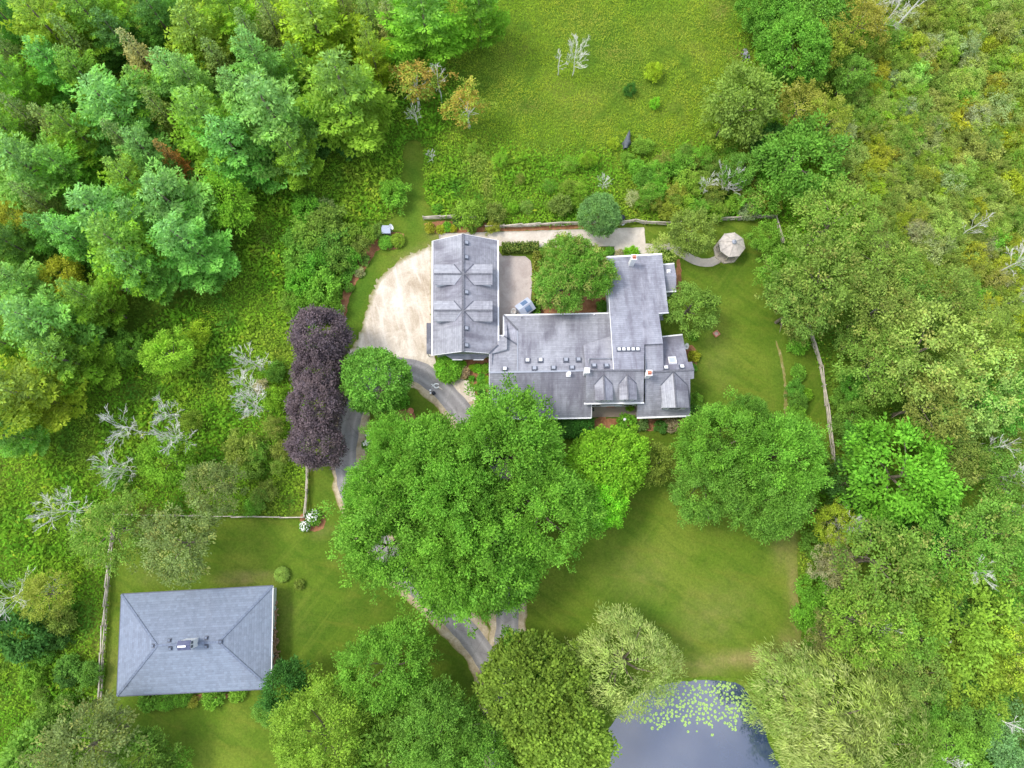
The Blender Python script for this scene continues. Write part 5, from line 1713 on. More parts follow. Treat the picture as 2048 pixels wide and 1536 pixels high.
# ------------------------------------------------------------------ bare dead trees
DEADS = [
    (530, 741, 7.5, 2.6, 1, "bare white tree nearest the purple maples' top, beside the upper meadow edge"), (517, 786, 7, 2.4, 2, "bare white tree with few long limbs, left of the lime shrub"),
    (537, 822, 7, 3.2, 3, "widest bare white tree, spreading against the purple maples' left side"), (297, 866, 8.5, 2.8, 4, "bare greyish tree leaning left, upper left of the meadow group"),
    (370, 838, 7, 2.4, 5, "bare white tree beside the small yellow green shrub, meadow group"), (392, 887, 7.5, 2.8, 6, "bare white tree over the top of the lime meadow tree"),
    (279, 942, 8, 3.2, 7, "bare white tree left of the lime meadow tree"), (186, 1022, 8.5, 3.6, 8, "dense bare white tree left of the olive fence corner tree"),
    (72, 1186, 8.5, 4.2, 9, "big bare white tree inside the amber leaves at the left edge"), (138, 1168, 4, 1.8, 10, "small bare tree right of the amber tree at the left edge"),
    (1145, 152, 7, 2.6, 11, "bare white tree standing in the upper meadow"), (1116, 150, 5, 1.2, 12, "thin bare sapling left of the white tree in the upper meadow"),
    (884, 205, 9, 2.2, 13, "bare grey tree between the two orange autumn trees"), (836, 252, 4.5, 1.8, 14, "small bare white tree below the orange autumn trees"),
    (1740, 85, 7.5, 2.6, 15, "bare twiggy tree left of the leaning grey trunk, top right"), (1722, 40, 8, 2.4, 16, "bare pale tree at the top edge above the ochre trees"),
    (1905, 480, 8, 1.6, 17, "single bent bare white stem in the thicket right of the east wood"), (1975, 555, 8, 2.6, 18, "bare white tree between thicket and east wood"), (2010, 610, 8, 2.6, 19, "bare white tree at the right edge below the thicket"),
    (1738, 628, 8.5, 1.6, 20, "bare white tips above the shaded gap in the east wood"), (1862, 1130, 10, 2.8, 21, "rounded bare white tree right of the green wood tree"), (1655, 1048, 7, 2.4, 22, "bare white limbs inside the yellow tree by the east fence"),
    (1918, 905, 10, 2.2, 23, "bare white limbs left of the right edge, upper of two"), (1945, 960, 10, 2.4, 24, "bare white limbs left of the right edge, lower of two"), (1960, 1030, 10, 2.2, 25, "bare pale tree at the right edge above the yellow green tree"),
    (1708, 1238, 9, 2.0, 26, "bare white limbs poking out of the yellow green tree right of the lawn"), (1815, 1270, 8, 1.8, 27, "bare forked branch between two yellow green trees, lower right"),
    (1438, 385, 5, 2.4, 28, "pale bare bush among the shrubs left of the gazebo fence"), (1400, 395, 4.5, 2.0, 29, "pale bare bush nearest the olive path tree"), (1205, 378, 3, 1.4, 30, "small grey bare bush above the blue green tree"),
    (1970, 1230, 8, 1.8, 31, "small bare branches at the right edge of the yellow green tree"), (866, 325, 3, 1.0, 32, "small grey bare bush beside the mown strip"), (270, 590, 4, 1.6, 33, "bare twigs at the foot of the pine wood"), (1838, 1490, 9, 1.8, 34, "bare white stems at the bottom edge right of the willows"),
]
for px, py, h, s, sd_, lb in DEADS:
    r = math.hypot(px - 1024, py - 1041)
    dead(px, py, h, s, sd_, lb, r0=.10 + .006 * h, upright=1.15 if s < 3.5 else .8)
# two thick leaning trunks
for px, py, h, lean, sd_, lb in [(1778, 72, 13, (0.06, 0.02), 41, "thick grey leaning trunk at the top edge of the right thicket"), (1904, 1400, 11, (0.16, -0.06), 42, "thick forked white trunk in the lower right corner")]:
    dead(px, py, h, 1.6, sd_, lb, r0=.26, upright=1.2, lean=lean)

# ------------------------------------------------------------------ fences: posts and split rails, each its own part
rail_me = MB().bar((0, 0, 0), (1, 0, 0), .11, .12).mesh("rail", M['rail'])
post_me = MB().cyl((0, 0, 0), .085, 1.25, 7, .075).mesh("post", M['rail'])


def fence(pts, label, span=2.9):
    wpts = [P(*p) for p in pts]
    root = thing("rail_fence", label, "fence", wpts[0], 0, "split rail fences round the garden")
    base = Vector(root.location)
    for a, b in zip(wpts[:-1], wpts[1:]):
        n = max(1, round((b - a).length / span))
        for i in range(n + 1):
            q = a.lerp(b, i / n) - base
            if i or a is wpts[0]:
                o = link("post", post_me, root)
                o.location = q
                o.rotation_euler = (random.uniform(-.05, .05), random.uniform(-.05, .05), random.uniform(0, 3))
            if i < n:
                e = a.lerp(b, (i + 1) / n) - base
                d = e - q
                for z in (.35, .72, 1.08):
                    rl = link("rail", rail_me, root)
                    off = d.cross(Vector((0, 0, 1))).normalized() * random.uniform(-.12, .12)
                    rl.location = q - d * .03 + Vector((0, 0, z + random.uniform(-.05, .05))) + off
                    dd = d + Vector((0, 0, random.uniform(-.08, .08))) - off * 1.5
                    rl.rotation_euler = dd.to_track_quat('X', 'Z').to_euler()
                    rl.scale = (d.length * 1.06, random.uniform(.85, 1.3), random.uniform(.8, 1.2))
    return root


fence([(235, 1030), (223, 1133), (214, 1250), (204, 1412)], "weathered split rail fence running down left of the outbuilding")
fence([(236, 1029), (350, 1031), (470, 1033), (612, 1035)], "thin split rail fence along the top of the outbuilding lawn")
fence([(613, 1032), (616, 980), (618, 915), (620, 840)], "split rail fence running down from the purple maples to the white flowers")
fence([(848, 440), (915, 437), (970, 441)], "short split rail fence above the mulch bed and garage")
fence([(972, 458), (1080, 453), (1165, 450), (1240, 446)], "split rail fence along the top of the concrete walk")
fence([(1242, 450), (1268, 445), (1290, 449), (1345, 451), (1400, 450)], "crooked split rail fence right of the black bin")
fence([(1440, 442), (1548, 437), (1563, 488)], "split rail fence turning the corner behind the gazebo")
fence([(1610, 645), (1638, 735), (1655, 850), (1664, 935)], "long split rail fence down the east side of the garden")

# ------------------------------------------------------------------ gazebo
gz = thing("gazebo", "octagonal gazebo with weathered pale roof panels at the garden path end", "gazebo", P(1453, 503))
o8 = [(math.cos(math.pi / 8 + k * math.pi / 4 + .12), math.sin(math.pi / 8 + k * math.pi / 4 + .12)) for k in range(8)]
MB().prism([(x * 1.95, y * 1.95) for x, y in o8], 0.02, 0.30).obj("deck", M['trim'], gz)
for k in range(8):
    x, y = o8[k]
    x2, y2 = o8[(k + 1) % 8]
    MB().bar((x * 1.6, y * 1.6, .3), (x * 1.6, y * 1.6, 2.45), .11, .11).obj("post", M['trim'], gz)
    MB().add([(0, 0, 3.55), (x * 1.9, y * 1.9, 2.42), (x2 * 1.9, y2 * 1.9, 2.42), (0, 0, 3.47), (x * 1.9, y * 1.9, 2.34), (x2 * 1.9, y2 * 1.9, 2.34)],
             [(0, 1, 2), (3, 5, 4), (0, 3, 4, 1), (1, 4, 5, 2), (2, 5, 3, 0)]).obj("roof_panel", M['cedar'], gz)
    MB().bar((x * 1.92, y * 1.92, 2.47), (0, 0, 3.60), .05, .03).obj("hip_batten", M['cedar'], gz)
    if k != 4:
        for z in (1.15, .45):
            MB().bar((x * 1.6, y * 1.6, z), (x2 * 1.6, y2 * 1.6, z), .08, .07).obj("railing", M['trim'], gz)
        MB().add([(x * 1.57, y * 1.57, 1.2), (x2 * 1.57, y2 * 1.57, 1.2), (x2 * 1.57, y2 * 1.57, 2.35), (x * 1.57, y * 1.57, 2.35)], [(0, 1, 2, 3)]).obj("screen", M['screen'], gz)
MB().lathe((0, 0, 3.48), [(.34, 0), (.30, .1), (.2, .16), (.06, .3), (.04, .45), (.001, .5)], 10).obj("finial", M['vent'], gz)

# ------------------------------------------------------------------ small structures
sp = P(1050, 621)
sh = thing("storage_shed", "small grey plastic gabled shed with roof panes tucked behind the house eave", "shed", sp, math.radians(36))
MB().prism([(-1.0, -.85), (1.0, -.85), (1.0, .85), (-1.0, .85)], .1, 1.55).obj("wall", M['polycarb'], sh)
for s in (-1, 1):
    MB().add([(-1.1, 0, 2.2), (1.1, 0, 2.2), (1.1, s * 1.0, 1.5), (-1.1, s * 1.0, 1.5), (-1.1, 0, 2.14), (1.1, 0, 2.14), (1.1, s * 1.0, 1.44), (-1.1, s * 1.0, 1.44)],
             [(0, 1, 2, 3), (7, 6, 5, 4), (0, 4, 5, 1), (1, 5, 6, 2), (2, 6, 7, 3), (3, 7, 4, 0)]).obj("roof", M['polycarb'], sh)
    nn = Vector((0, s * .7, 1.0)).normalized()
    q3 = Vector((0, 0, 1)).rotation_difference(nn).to_matrix()
    MB().box(Vector((.15, s * .48, 1.88)) + nn * .05, (.85, .72, .05), M=q3).obj("roof_pane", M['pane'], sh)
for s in (-1, 1):
    MB().add([(s * 1.0, -.85, 1.55), (s * 1.0, .85, 1.55), (s * 1.0, 0, 2.12)], [(0, 1, 2)]).obj("gable", M['polycarb'], sh)
MB().box((-1.01, 0, .8), (.05, .8, 1.3)).obj("door", M['vent'], sh)
wc = thing("wire_chair", "pale wire hoop garden chair left of the grey shed", "chair", P(1027, 626))
for k, z in enumerate((.02, .45, .9)):
    MB().tube([(math.cos(t) * (.42 - .05 * k), math.sin(t) * (.55 - .1 * k), z + .1 * math.sin(t)) for t in np.linspace(0, 6.28, 13)], .03, 4, False).obj("hoop", M['wire'], wc)
for t in (.6, 2.4, 3.9, 5.6):
    MB().bar((math.cos(t) * .4, math.sin(t) * .5, 0), (math.cos(t) * .32, math.sin(t) * .36, .9), .04, .04).obj("leg", M['wire'], wc)
MB().cyl((0, 0, .44), .34, .04, 12).obj("seat", M['cedar'], wc)

wl = thing("roofed_well", "little grey roofed garden well standing in the green mounds", "well", P(776, 466.5))
MB().box((0, 0, .4), (.9, .9, .8)).obj("curb", M['stone'], wl)
for x in (-.42, .42):
    MB().bar((x, 0, .8), (x, 0, 1.6), .1, .1).obj("post", M['rail'], wl)
for s in (-1, 1):
    ob = MB().add([(-.62, 0, 1.75), (.62, 0, 1.75), (.62, s * .6, 1.35), (-.62, s * .6, 1.35), (-.62, 0, 1.69), (.62, 0, 1.69), (.62, s * .6, 1.29), (-.62, s * .6, 1.29)],
                  [(0, 1, 2, 3), (7, 6, 5, 4), (0, 4, 5, 1), (1, 5, 6, 2), (2, 6, 7, 3), (3, 7, 4, 0)]).obj("roof", M['polycarb'], wl)


def dish(px, py, z, label, face):
    d = thing("satellite_dish", label, "dish", P(px, py), face)
    MB().bar((0, 0, 0), (0, 0, z), .07, .07).obj("pole", M['vent'], d)
    q4 = Matrix.Rotation(math.radians(50), 3, 'Y')
    vs, fs = [], []
    for i, r in enumerate((.001, .18, .34, .46)):
        for k in range(14):
            t = 2 * math.pi * k / 14
            vs.append(Vector((0, 0, z + .1)) + q4 @ Vector((r * math.cos(t) * .8, r * math.sin(t), r * r * .8)))
    for i in range(3):
        for k in range(14):
            fs.append((i * 14 + k, i * 14 + (k + 1) % 14, (i + 1) * 14 + (k + 1) % 14, (i + 1) * 14 + k))
    MB().add(vs, fs).obj("reflector", M['white'], d)
    MB().bar((0, 0, z), Vector((0, 0, z + .1)) + q4 @ Vector((-.1, 0, .5)), .04, .04).obj("feed_arm", M['vent'], d)


dish(785, 464, 1.5, "white tilted satellite dish beside the little roofed well", .3)
dish(1369, 699, 1.6, "white satellite dish on the east side of the house", math.pi)
bb = thing("birdbath", "bright white stone birdbath among bushes by the east fence", "birdbath", P(1615, 868))
MB().lathe((0, 0, 0), [(.34, 0), (.3, .08), (.14, .15), (.11, .6), (.2, .72)], 12).obj("pedestal", M['white'], bb)
MB().lathe((0, 0, .72), [(.2, 0), (.5, .12), (.55, .2), (.48, .2), (.3, .13), (.001, .10)], 16).obj("basin", M['white'], bb)
lp = thing("garden_lamp", "small white globe lamp in the bright bush below the terrace", "lamp", P(1246, 842))
MB().cyl((0, 0, 0), .05, 1.3, 8).obj("pole", M['vent'], lp)
MB().lathe((0, 0, 1.28), [(.08, 0), (.2, .12), (.22, .22), (.16, .36), (.001, .42)], 12).obj("globe", M['white'], lp)
pp = thing("potted_plant", "lime green potted plant on the front terrace", "plant", P(1258, 816, .1))
MB().lathe((0, 0, 0), [(.25, 0), (.34, .4), (.36, .45), (.3, .45), (.28, .38), (.001, .38)], 12).obj("pot", M['brick'], pp)
c = link("foliage", PROTO['mound'][0][0], pp)
c.location = (0, 0, .4)
c.scale = (.6, .6, .55)
c.color = (*COL['lime green'], 1)
for k, (px, py) in enumerate([(1185.5, 817.5), (1186, 821)]):
    lt_ = thing("iron_lantern", ["small black lantern on the terrace's left edge, upper one", "small black lantern on the terrace's left edge, lower one"][k], "lantern", P(px, py, .1), 0, "terrace lanterns")
    MB().box((0, 0, .16), (.2, .2, .32)).obj("body", M['black'], lt_)
    MB().lathe((0, 0, .32), [(.16, 0), (.05, .1), (.03, .16), (.001, .17)], 8).obj("lid", M['black'], lt_)
pt_ = thing("porch_table", "dark square side table at the terrace's right wall", "table", P(1270, 809, .1))
MB().box((0, 0, .5), (.5, .42, .05)).obj("tabletop", M['black'], pt_)
for x in (-.2, .2):
    for y in (-.16, .16):
        MB().bar((x, y, 0), (x, y, .48), .04, .04).obj("leg", M['white'], pt_)
bn_ = thing("rubbish_bin", "black lidded bin by the fence next to the blue green tree", "bin", P(1242, 441))
MB().cyl((0, 0, 0), .34, .95, 14, .42).obj("body", M['black'], bn_)
MB().lathe((0, 0, .95), [(.45, 0), (.45, .06), (.3, .13), (.08, .16), (.001, .17)], 14).obj("lid", M['black'], bn_)
pk = thing("paper_bundle", "crumpled white bundle lying at the foot of the black bin", "bundle", P(1245, 447))
MB().lathe((0, 0, 0), [(.3, 0), (.36, .12), (.25, .25), (.1, .3), (.001, .32)], 7).obj("bag", M['white'], pk)
# dark tarpaulin lying over something long in the weeds
tp = P(1253, 286)
v_, f_ = [], []
for j in range(13):
    t = j / 12
    w_ = .75 * math.sin(math.pi * min(1, .12 + t * .92)) ** .5 + (.35 if .3 < t < .5 else 0)
    for i in range(7):
        s = -1 + i / 3
        v_.append((s * w_ * .62 + .45 * (t - .5) * 1.5, (t - .5) * 2.9, .95 + .25 * (1 - s * s) + random.uniform(-.03, .03) - (.5 if abs(s) == 1 else 0)))
for j in range(12):
    for i in range(6):
        a = j * 7 + i
        f_.append((a, a + 1, a + 8, a + 7))
tarp = link("tarpaulin", mesh_np("tarpaulin", v_, f_, M['rubber'], smooth=True))
tarp.location = (tp.x, tp.y, 0)
tag(tarp, "long dark grey tarpaulin draped in the weeds of the upper meadow", "tarpaulin")
# rock pile
rk = thing("rock_pile", "heap of grey stones on bare ground at the right of the upper meadow", "rock pile", P(1490, 113))
rocks = []
for k in range(3):
    bm = bmesh.new()
    bmesh.ops.create_icosphere(bm, subdivisions=1, radius=1)
    for v in bm.verts:
        v.co *= random.uniform(.75, 1.15)
    me = bpy.data.meshes.new("rock")
    bm.to_mesh(me)
    bm.free()
    me.materials.append(M['stone'])
    rocks.append(me)
for i in range(34):
    o = link("rock", rocks[i % 3], rk)
    r = random.uniform(.10, .26)
    a, d = random.uniform(0, 6.28), random.random() ** .6
    o.location = (math.cos(a) * d * .7, math.sin(a) * d * 1.15, .08 + .45 * (1 - d))
    o.scale = (r, r * random.uniform(.8, 1.2), r * .75)
    o.rotation_euler = (random.random() * 3, random.random() * 3, 0)
fpit = thing("fire_pit", "small square rust coloured fire pit alone on the east lawn", "fire pit", P(1432, 668), .6)
for x, y, sx, sy in ((0, .32, .8, .14), (0, -.32, .8, .14), (.33, 0, .14, .5), (-.33, 0, .14, .5)):
    MB().box((x, y, .14), (sx, sy, .28)).obj("brick_rim", M['brick'], fpit)
MB().box((0, 0, .06), (.54, .52, .08)).obj("ash_bed", M['trim'], fpit)
MB().bar((-.3, 0, .29), (.3, 0, .29), .05, .03).obj("grate_bar", M['trim'], fpit)
# coiled hose and a kit bag left on the asphalt
hs = thing("coiled_hose", "white coiled hose with a trailing end lying on the asphalt bend", "hose", P(873, 772, .07))
MB().tube([(math.cos(t) * (.36 + .03 * math.sin(3 * t)), math.sin(t) * .30, .08 + .012 * t) for t in np.linspace(0.6, 6.0, 18)] , .10, 6).obj("coil", M['white'], hs)
MB().tube([(.30, -.18, .06), (.55, -.34, .06), (.82, -.52, .06)], [.13, .10, .06], 6).obj("tail", M['walk'], hs)
MB().tube([(-.75, .2, .07), (-.62, .26, .08), (-.52, .05, .07), (-.6, -.12, .06)], .06, 5).obj("nozzle", M['white'], hs)
kb = thing("kit_bag", "small dark bag with two white pads on the asphalt, below the hose", "bag", P(865.5, 786, .07), .5)
MB().lathe((0.1, -.1, 0), [(.2, 0), (.28, .12), (.26, .26), (.12, .36), (.001, .38)], 9).obj("body", M['black'], kb)
for x, y in ((-.28, .12), (-.12, .5)):
    MB().lathe((x, y, 0), [(.14, 0), (.13, .1), (.001, .14)], 8).obj("pad", M['white'], kb)
# terracotta pot by the turning bed
tpot = thing("terracotta_pot", "round terracotta pot on the mulch beside the great maple", "pot", P(822, 823))
MB().lathe((0, 0, 0), [(.28, 0), (.4, .4), (.44, .48), (.36, .48), (.33, .35), (.001, .35)], 14).obj("body", M['brick'], tpot)

# box hedge in the slab yard, an L of two clipped runs
def hedge(pts, wd, ht, label, col, m=None):
    c = densify([PXY(*p) for p in pts], .5, 0, False)
    N = 0
    pos, tip, nr = [], [], []
    for i in range(len(c) - 1):
        a, b = c[i], c[i + 1]
        d = (b - a) / (np.linalg.norm(b - a) + 1e-9)
        s = np.array([-d[1], d[0]])
        k = 150
        t = rng.random(k)
        f = rng.integers(0, 4, k)
        u = rng.uniform(-1, 1, k)
        z = np.where(f < 2, ht * (1 + rng.normal(0, .05, k)), rng.uniform(.1, 1, k) * ht)
        uu = np.where(f < 2, u, np.where(f == 2, 1.0, -1.0)) * wd / 2 * (1 + rng.normal(0, .06, k))
        q = a + (b - a) * t[:, None] + s * uu[:, None]
        pos.append(np.column_stack([q, z]))
        o = np.where((f < 2)[:, None], np.array([0, 0, 1.0]), np.column_stack([s[0] * np.sign(uu), s[1] * np.sign(uu), np.full(k, .4)]))
        nr.append(o + rng.normal(0, .4, (k, 3)))
        tip.append(rng.normal(size=(k, 3)) + o * .3)
    pos, tip, nr = map(np.concatenate, (pos, tip, nr))
    n = len(pos)
    base = Vector((c[0][0], c[0][1], 0))
    me = leaf_np("hedge_leaves", pos - np.array(base), tip, nr, rng.uniform(.16, .28, n), rng.uniform(.1, .17, n), rng.random(n), rng.random(n), m or M['leaf'])
    r = thing("hedge", label, "hedge", base)
    o = link("foliage", me, r)
    o.color = (*COL[col], 1)
    core = MB()
    for i in range(len(c) - 1):
        core.bar((c[i][0] - base.x, c[i][1] - base.y, ht * .45), (c[i + 1][0] - base.x, c[i + 1][1] - base.y, ht * .45), wd * .8, ht * .85)
    o2 = link("stem_core", core.mesh("hedge_core", M['leaf']), r)
    o2.color = (*COL['dark green'], 1)


hedge([(1004, 499), (1078, 497)], 1.25, 1.1, "clipped hedge with rusty top along the north end of the slab yard", 'olive green', M['leaf_ochre'])
hedge([(1074, 508), (1072, 560), (1074, 605)], .95, 1.1, "narrow rusty hedge down the right side of the slab yard", 'ochre', M['leaf_ochre'])
hedge([(1072, 608), (1073, 632)], .9, 1.0, "short bright green hedge beside the grey shed", 'bright green')
# white hydrangeas
def hydrangea(px, py, r, label):
    root = thing("hydrangea", label, "flowers", P(px, py), 0, "white hydrangeas")
    R = r * scale_at(px, py)
    c = link("foliage", PROTO['mound'][int(px) % 3][0], root)
    c.scale = (R / .9, R / .9, .9)
    c.color = (*COL['bright green'], 1)
    mb = MB()
    for i in range(int(75 * R)):
        a, d = random.uniform(0, 6.28), random.random() ** .5 * R
        z = 1.15 * (1 - .5 * (d / R) ** 2)
        s = random.uniform(.08, .15)
        mb.lathe((math.cos(a) * d, math.sin(a) * d, z), [(s * .6, -s * .5), (s, 0), (s * .7, s * .5), (.001, s * .7)], 6)
    o = mb.obj("blossoms", M['petal'], root)
    o["kind"] = "stuff"


for px, py, r, lb in [(628, 1034, 14, "large white hydrangea in the round mulch bed at the fence corner"), (612, 1052, 10, "smaller white hydrangea at the lower left of the fence corner bed"), (742, 868, 9, "white flowering bush, upper one in the bed by the straight gravel verge"), (735, 890, 9, "white flowering bush, lower one in the bed by the straight gravel verge"), (752, 884, 8, "white flowering bush, right one in the bed by the straight gravel verge")]:
    hydrangea(px, py, r, lb)
# firewood along the outbuilding's east wall
fw_ = thing("firewood_stack", "loose stack of split firewood along the outbuilding's right wall", "firewood", P(549, 1255))
lg = [MB().tube([(-.5, 0, 0), (.5, 0, 0)], .10, 5).mesh("log", M['firewood']), MB().bar((-.5, 0, 0), (.5, 0, 0), .16, .13).mesh("log", M['firewood'])]
pa_, pb_ = P(548, 1206) - P(549, 1255), P(551, 1326) - P(549, 1255)
for i in range(110):
    o = link("log", lg[i % 2], fw_)
    t = random.random()
    q = pa_.lerp(pb_, t)
    near = .55 - abs(t - .6) * .5
    o.location = (q.x + random.uniform(-.25, .35), q.y, random.uniform(.08, .25 + near * 1.6))
    o.rotation_euler = (0, random.uniform(-.2, .2), random.choice((0, math.pi / 2, 1.2)) + random.uniform(-.5, .5))
    o.scale = (random.uniform(.6, 1.0), 1, 1)

# lily pads
pad_me = []
for k in range(3):
    vs = [(0, 0, .012)] + [(math.cos(t), math.sin(t), .01) for t in np.linspace(.25 + k, 6.05 + k, 9)]
    me = bpy.data.meshes.new("lily_pad")
    me.from_pydata([(x, y, z + .0) for x, y, z in vs] + [(x, y, -.01) for x, y, z in vs], [], [(0, i, i + 1) for i in range(1, 9)] + [(i, 10 + i, 11 + i, i + 1) for i in range(1, 9)])
    me.materials.append(M['pad'])
    pad_me.append(me)
cl = [(1290, 1415, 24), (1345, 1425, 26), (1310, 1405, 20), (1335, 1385, 16), (1490, 1420, 14), (1455, 1372, 14), (1300, 1432, 14), (1385, 1395, 26), (1398, 1412, 20), (1362, 1418, 26), (1430, 1395, 22), (1445, 1415, 24), (1415, 1430, 22), (1375, 1440, 18), (1330, 1428, 14), (1350, 1395, 18), (1465, 1432, 16), (1320, 1448, 10), (1398, 1380, 24), (1440, 1378, 20), (1468, 1400, 12), (1460, 1450, 10)]
placed = []
tries = 0
while len(placed) < 295 and tries < 20000:
    tries += 1
    cx, cy, cr = cl[rng.integers(len(cl))]
    p = P(cx + rng.normal(0, cr * .62), cy + rng.normal(0, cr * .45))
    r = rng.uniform(.10, .24)
    if not inside(PONDW, np.array([p.x]), np.array([p.y]))[0] or any((p.x - a) ** 2 + (p.y - b) ** 2 < (.8 * (r + c_)) ** 2 for a, b, c_ in placed):
        continue
    placed.append((p.x, p.y, r))
    o = link("lily_pad", pad_me[len(placed) % 3])
    o.location = (p.x, p.y, .057)
    o.scale = (r, r * rng.uniform(.8, 1), 1)
    o.rotation_euler = (0, 0, rng.uniform(0, 6))
    tag(o, "round green lily pad floating in the drift on the pond", "lily pad", "lily pads on the pond")

# ------------------------------------------------------------------ weeds and meadow grass
def weeds(name, mat, bounds, dens, L, W, hz, keep, up=.5, label=None, dry=None):
    x0, y0, x1, y1 = bounds
    n = int((x1 - x0) * (y1 - y0) * dens)
    x, y = rng.uniform(x0, x1, n), rng.uniform(y0, y1, n)
    dep = y * st + H * ct
    px = 1024 + FPX * x / dep
    py = 768 - FPX * (y * ct - H * st) / dep
    k = keep(x, y, px, py)
    x, y = x[k], y[k]
    n = len(x)
    # weeds stand in clumps of different height
    clump = np.sin(x * 1.1 + 2 * np.sin(y * .7)) * np.sin(y * 1.3 + 2 * np.sin(x * .6))
    z = hz * (0.55 + .35 * clump + rng.uniform(0, .5, n))
    a = rng.uniform(0, 6.28, n)
    tip = np.column_stack([np.cos(a), np.sin(a), rng.uniform(-.1, up * 2, n)])
    nrm = np.column_stack([rng.normal(0, .4, n), rng.normal(0, .4, n), np.ones(n)])
    v = np.clip(rng.random(n) * .8 + clump * .15 + .1, 0, 1)
    dr = dry(x, y) if dry else np.zeros(n)
    z = z * (1 - .6 * dr)
    me = leaf_np(name, np.column_stack([x, y, np.maximum(z, .03)]), tip, nrm, rng.uniform(*L, n), rng.uniform(*W, n), v, rng.random(n), mat)
    at = me.attributes.new('dry', 'FLOAT', 'POINT')
    at.data.foreach_set('value', np.repeat(dr, 4).astype(np.float32))
    o = link(name, me)
    o["kind"] = "stuff"
    return o


HARD = [LAWNW, GRAVW, PATIOW, BANKW]
FORESTW = np.array([(-40, -40), (780, -40), (800, 130), (640, 320), (500, 380), (480, 520), (380, 600), (220, 700), (130, 860), (-40, 900)], float)
EASTW = np.array([(1640, 480), (1760, 480), (1990, 650), (2100, 650), (2100, 1600), (1560, 1600), (1640, 1330), (1610, 1100), (1670, 930), (1640, 700)], float)
M2 = np.array([(880, -40), (1500, -40), (1490, 150), (1420, 300), (1230, 320), (1000, 300), (900, 260), (905, 100)], float)


def fade_in(poly, px, py, wdt):
    """1 inside, ragged edge"""
    d = edge_dist(poly, px, py)
    ins = inside(poly, px, py)
    return np.where(ins, d, -d) + rng.normal(0, wdt, np.shape(px)) > 0


def outside_hard(x, y):
    k = np.ones(len(x), bool)
    for b in HARD:
        k &= ~inside(b, x, y)
    return k


def edge_ragged(x, y):
    return ~inside(LAWNW, x + rng.normal(0, .15, len(x)), y + rng.normal(0, .15, len(y)))


BND = (-95, -42, 95, 84)
weeds("meadow_weeds", M['weed'], BND, 24, (.26, .50), (.12, .24), .55,
      lambda x, y, px, py: outside_hard(x, y) & edge_ragged(x, y) & ~fade_in(M2, px, py, 18) & ~inside(FORESTW, px, py) & ~inside(EASTW, px, py), dry=blobs([(530, 490, 12, 22, 0, .7), (955, 330, 30, 30, 0, .6), (975, 375, 12, 40, 0, .7), (310, 640, 30, 50, 30, .35), (222, 650, 20, 30, -30, 1), (560, 900, 8, 40, 0, .6), (1080, 290, 40, 20, 0, .4), (370, 600, 60, 20, 20, .3), (120, 900, 60, 30, 0, .2)]))
weeds("meadow_grass", M['blade'], (-15, 40, 45, 84), 38, (.22, .42), (.05, .10), .28,
      lambda x, y, px, py: outside_hard(x, y) & fade_in(M2, px, py, 18), .9, dry=blobs([(1055, 215, 40, 16, 10, .8), (1240, 110, 60, 30, 0, .55), (1250, 180, 70, 22, 0, .6), (1440, 25, 14, 30, -30, 1), (1475, 110, 26, 14, 0, .9), (1150, 230, 50, 18, 0, .5), (1000, 150, 40, 60, 0, .3), (1330, 70, 60, 50, 0, .3), (1180, 60, 80, 30, 0, .3)]))
def drift(x, y):
    return np.sin(x * .31 + 2.2 * np.sin(y * .17)) * np.sin(y * .27 + 1.7 * np.sin(x * .21)) + rng.normal(0, .12, len(x)) > .28


weeds("tall_herbs", M['weed'], BND, 7, (.45, .85), (.22, .42), 1.0,
      lambda x, y, px, py: outside_hard(x, y) & edge_ragged(x, y) & ~fade_in(M2, px, py, 18) & ~inside(FORESTW, px, py) & ~inside(EASTW, px, py) & (np.hypot(px - 1253, py - 286) > 24) & drift(x, y), .7)
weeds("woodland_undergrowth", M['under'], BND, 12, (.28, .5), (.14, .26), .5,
      lambda x, y, px, py: outside_hard(x, y) & (inside(FORESTW, px, py) | inside(EASTW, px, py)))

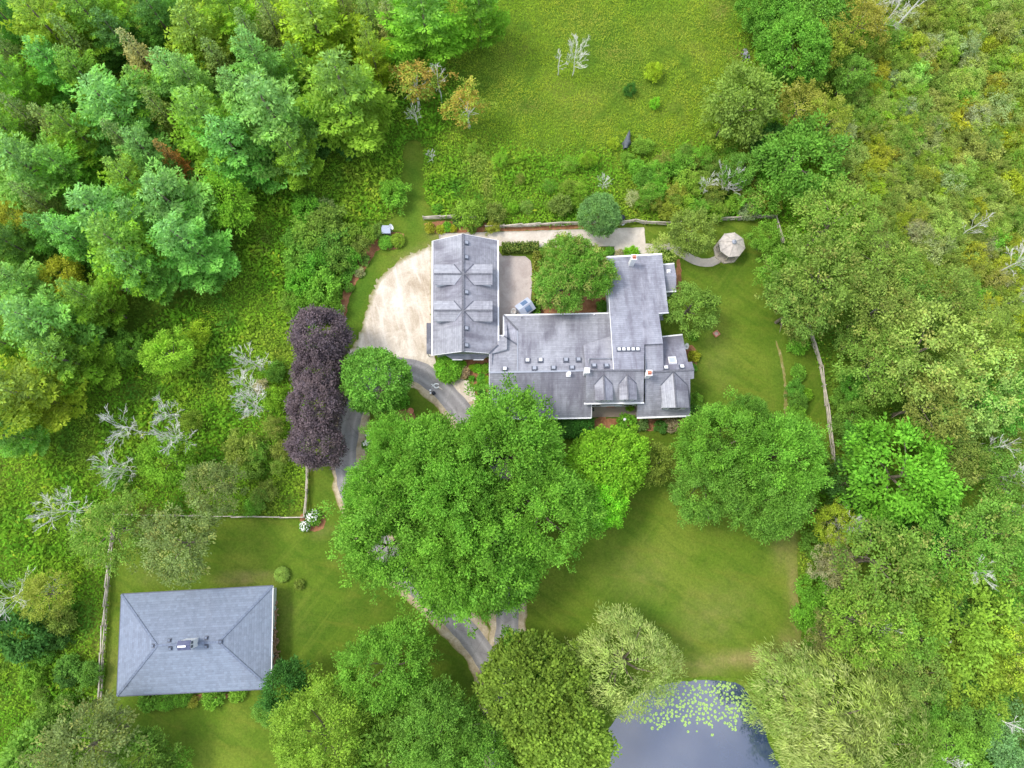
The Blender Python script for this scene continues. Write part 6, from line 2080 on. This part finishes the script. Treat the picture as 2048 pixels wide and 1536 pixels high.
# ------------------------------------------------------------------ labels for the trees not named by hand
LM = [("the rust orange dead conifer", 344, 318), ("the yellow tree at the left edge", 30, 432), ("the mown grass strip", 826, 350), ("the orange autumn trees", 880, 190),
      ("the purple maples", 634, 780), ("the outbuilding", 390, 1280), ("the gazebo", 1460, 485), ("the pond", 1400, 1450), ("the garage", 930, 590), ("the roofed well", 776, 467),
      ("the rock heap", 1490, 113), ("the white birdbath", 1615, 868), ("the white bark trunk", 1960, 1430), ("the bright round wood tree", 1812, 952), ("the top left corner", 0, 0), ("the top right corner", 2048, 0),
      ("the long east fence", 1638, 740), ("the front terrace", 1230, 820), ("the black bin", 1242, 440), ("the leaning grey trunk", 1800, 40), ("the lime meadow tree", 335, 706), ("the rusty clump of willows", 1660, 1450)]
LM += [('the lime thicket shrub', 1760, 240), ('the bent bare stem', 1905, 480), ('the bare trees at the right edge', 1995, 585), ('the upper right edge', 2048, 250), ('the ochre trees', 1640, 180), ('the pale bare bush', 1420, 390), ('the dark tarpaulin', 1253, 286), ('the garage gable fence', 900, 440), ('the lower right corner', 2048, 1536), ('the top edge thicket', 1880, 60), ('the thicket heart', 1860, 290), ('the yellow round meadow bush', 1308, 142), ('the bottom left corner', 0, 1536)]
LM[21] = ("the lower right willows", 1660, 1450)
NOUN = {'pine_tree': 'pine', 'spruce_tree': 'spruce', 'leafy_tree': 'leafy tree', 'maple_tree': 'maple', 'autumn_tree': 'half bare tree', 'willow_tree': 'willow', 'shrub': 'shrub', 'garden_shrub': 'garden shrub', 'garden_bush': 'garden bush', 'clipped_shrub': 'clipped shrub', 'wild_shrub': 'shrub', 'undergrowth_shrub': 'shrub'}
ORD = ["nearest", "second nearest", "third nearest", "fourth nearest", "fifth nearest", "sixth nearest", "seventh nearest", "eighth nearest", "ninth nearest"]
pend = {}
for o, i in things:
    if i['label']:
        continue
    nm, lx, ly = min(LM, key=lambda l: math.hypot(l[1] - i['px'], l[2] - i['py']))
    dx, dy = i['px'] - lx, i['py'] - ly
    a = math.degrees(math.atan2(-dy, dx)) % 360
    where = ["right of", "above right of", "above", "above left of", "left of", "below left of", "below", "below right of"][int((a + 22.5) // 45) % 8]
    loose = {'loose': 'open crowned ', 'feathery': 'feathery ', 'dense': 'dense ', 'bush': 'leafy '}.get(i['kind'], '')
    key = f"{i['col']} {loose}{NOUN.get(i['noun'], 'tree')} {where} {nm}"
    pend.setdefault(key, []).append((math.hypot(dx, dy), o, i))
for key, lst in pend.items():
    lst.sort(key=lambda t: t[0])
    for k, (d, o, i) in enumerate(lst):
        lab = key if len(lst) == 1 else f"{ORD[min(k, 8)]} {key}"
        tag(o, lab, i['noun'].split('_')[-1], i['group'])
GR = {'pine_tree': "pines of the left wood", 'spruce_tree': "grey spruces of the left wood", 'leafy_tree': "leafy trees round the property", 'garden_shrub': "garden shrubs", 'garden_bush': "garden bushes", 'shrub': "wild bushes"}
for o, i in things:
    if "group" not in o and i['noun'] in GR:
        o["group"] = GR[i['noun']]
    if "category" not in o:
        o["category"] = i['noun'].split('_')[-1]
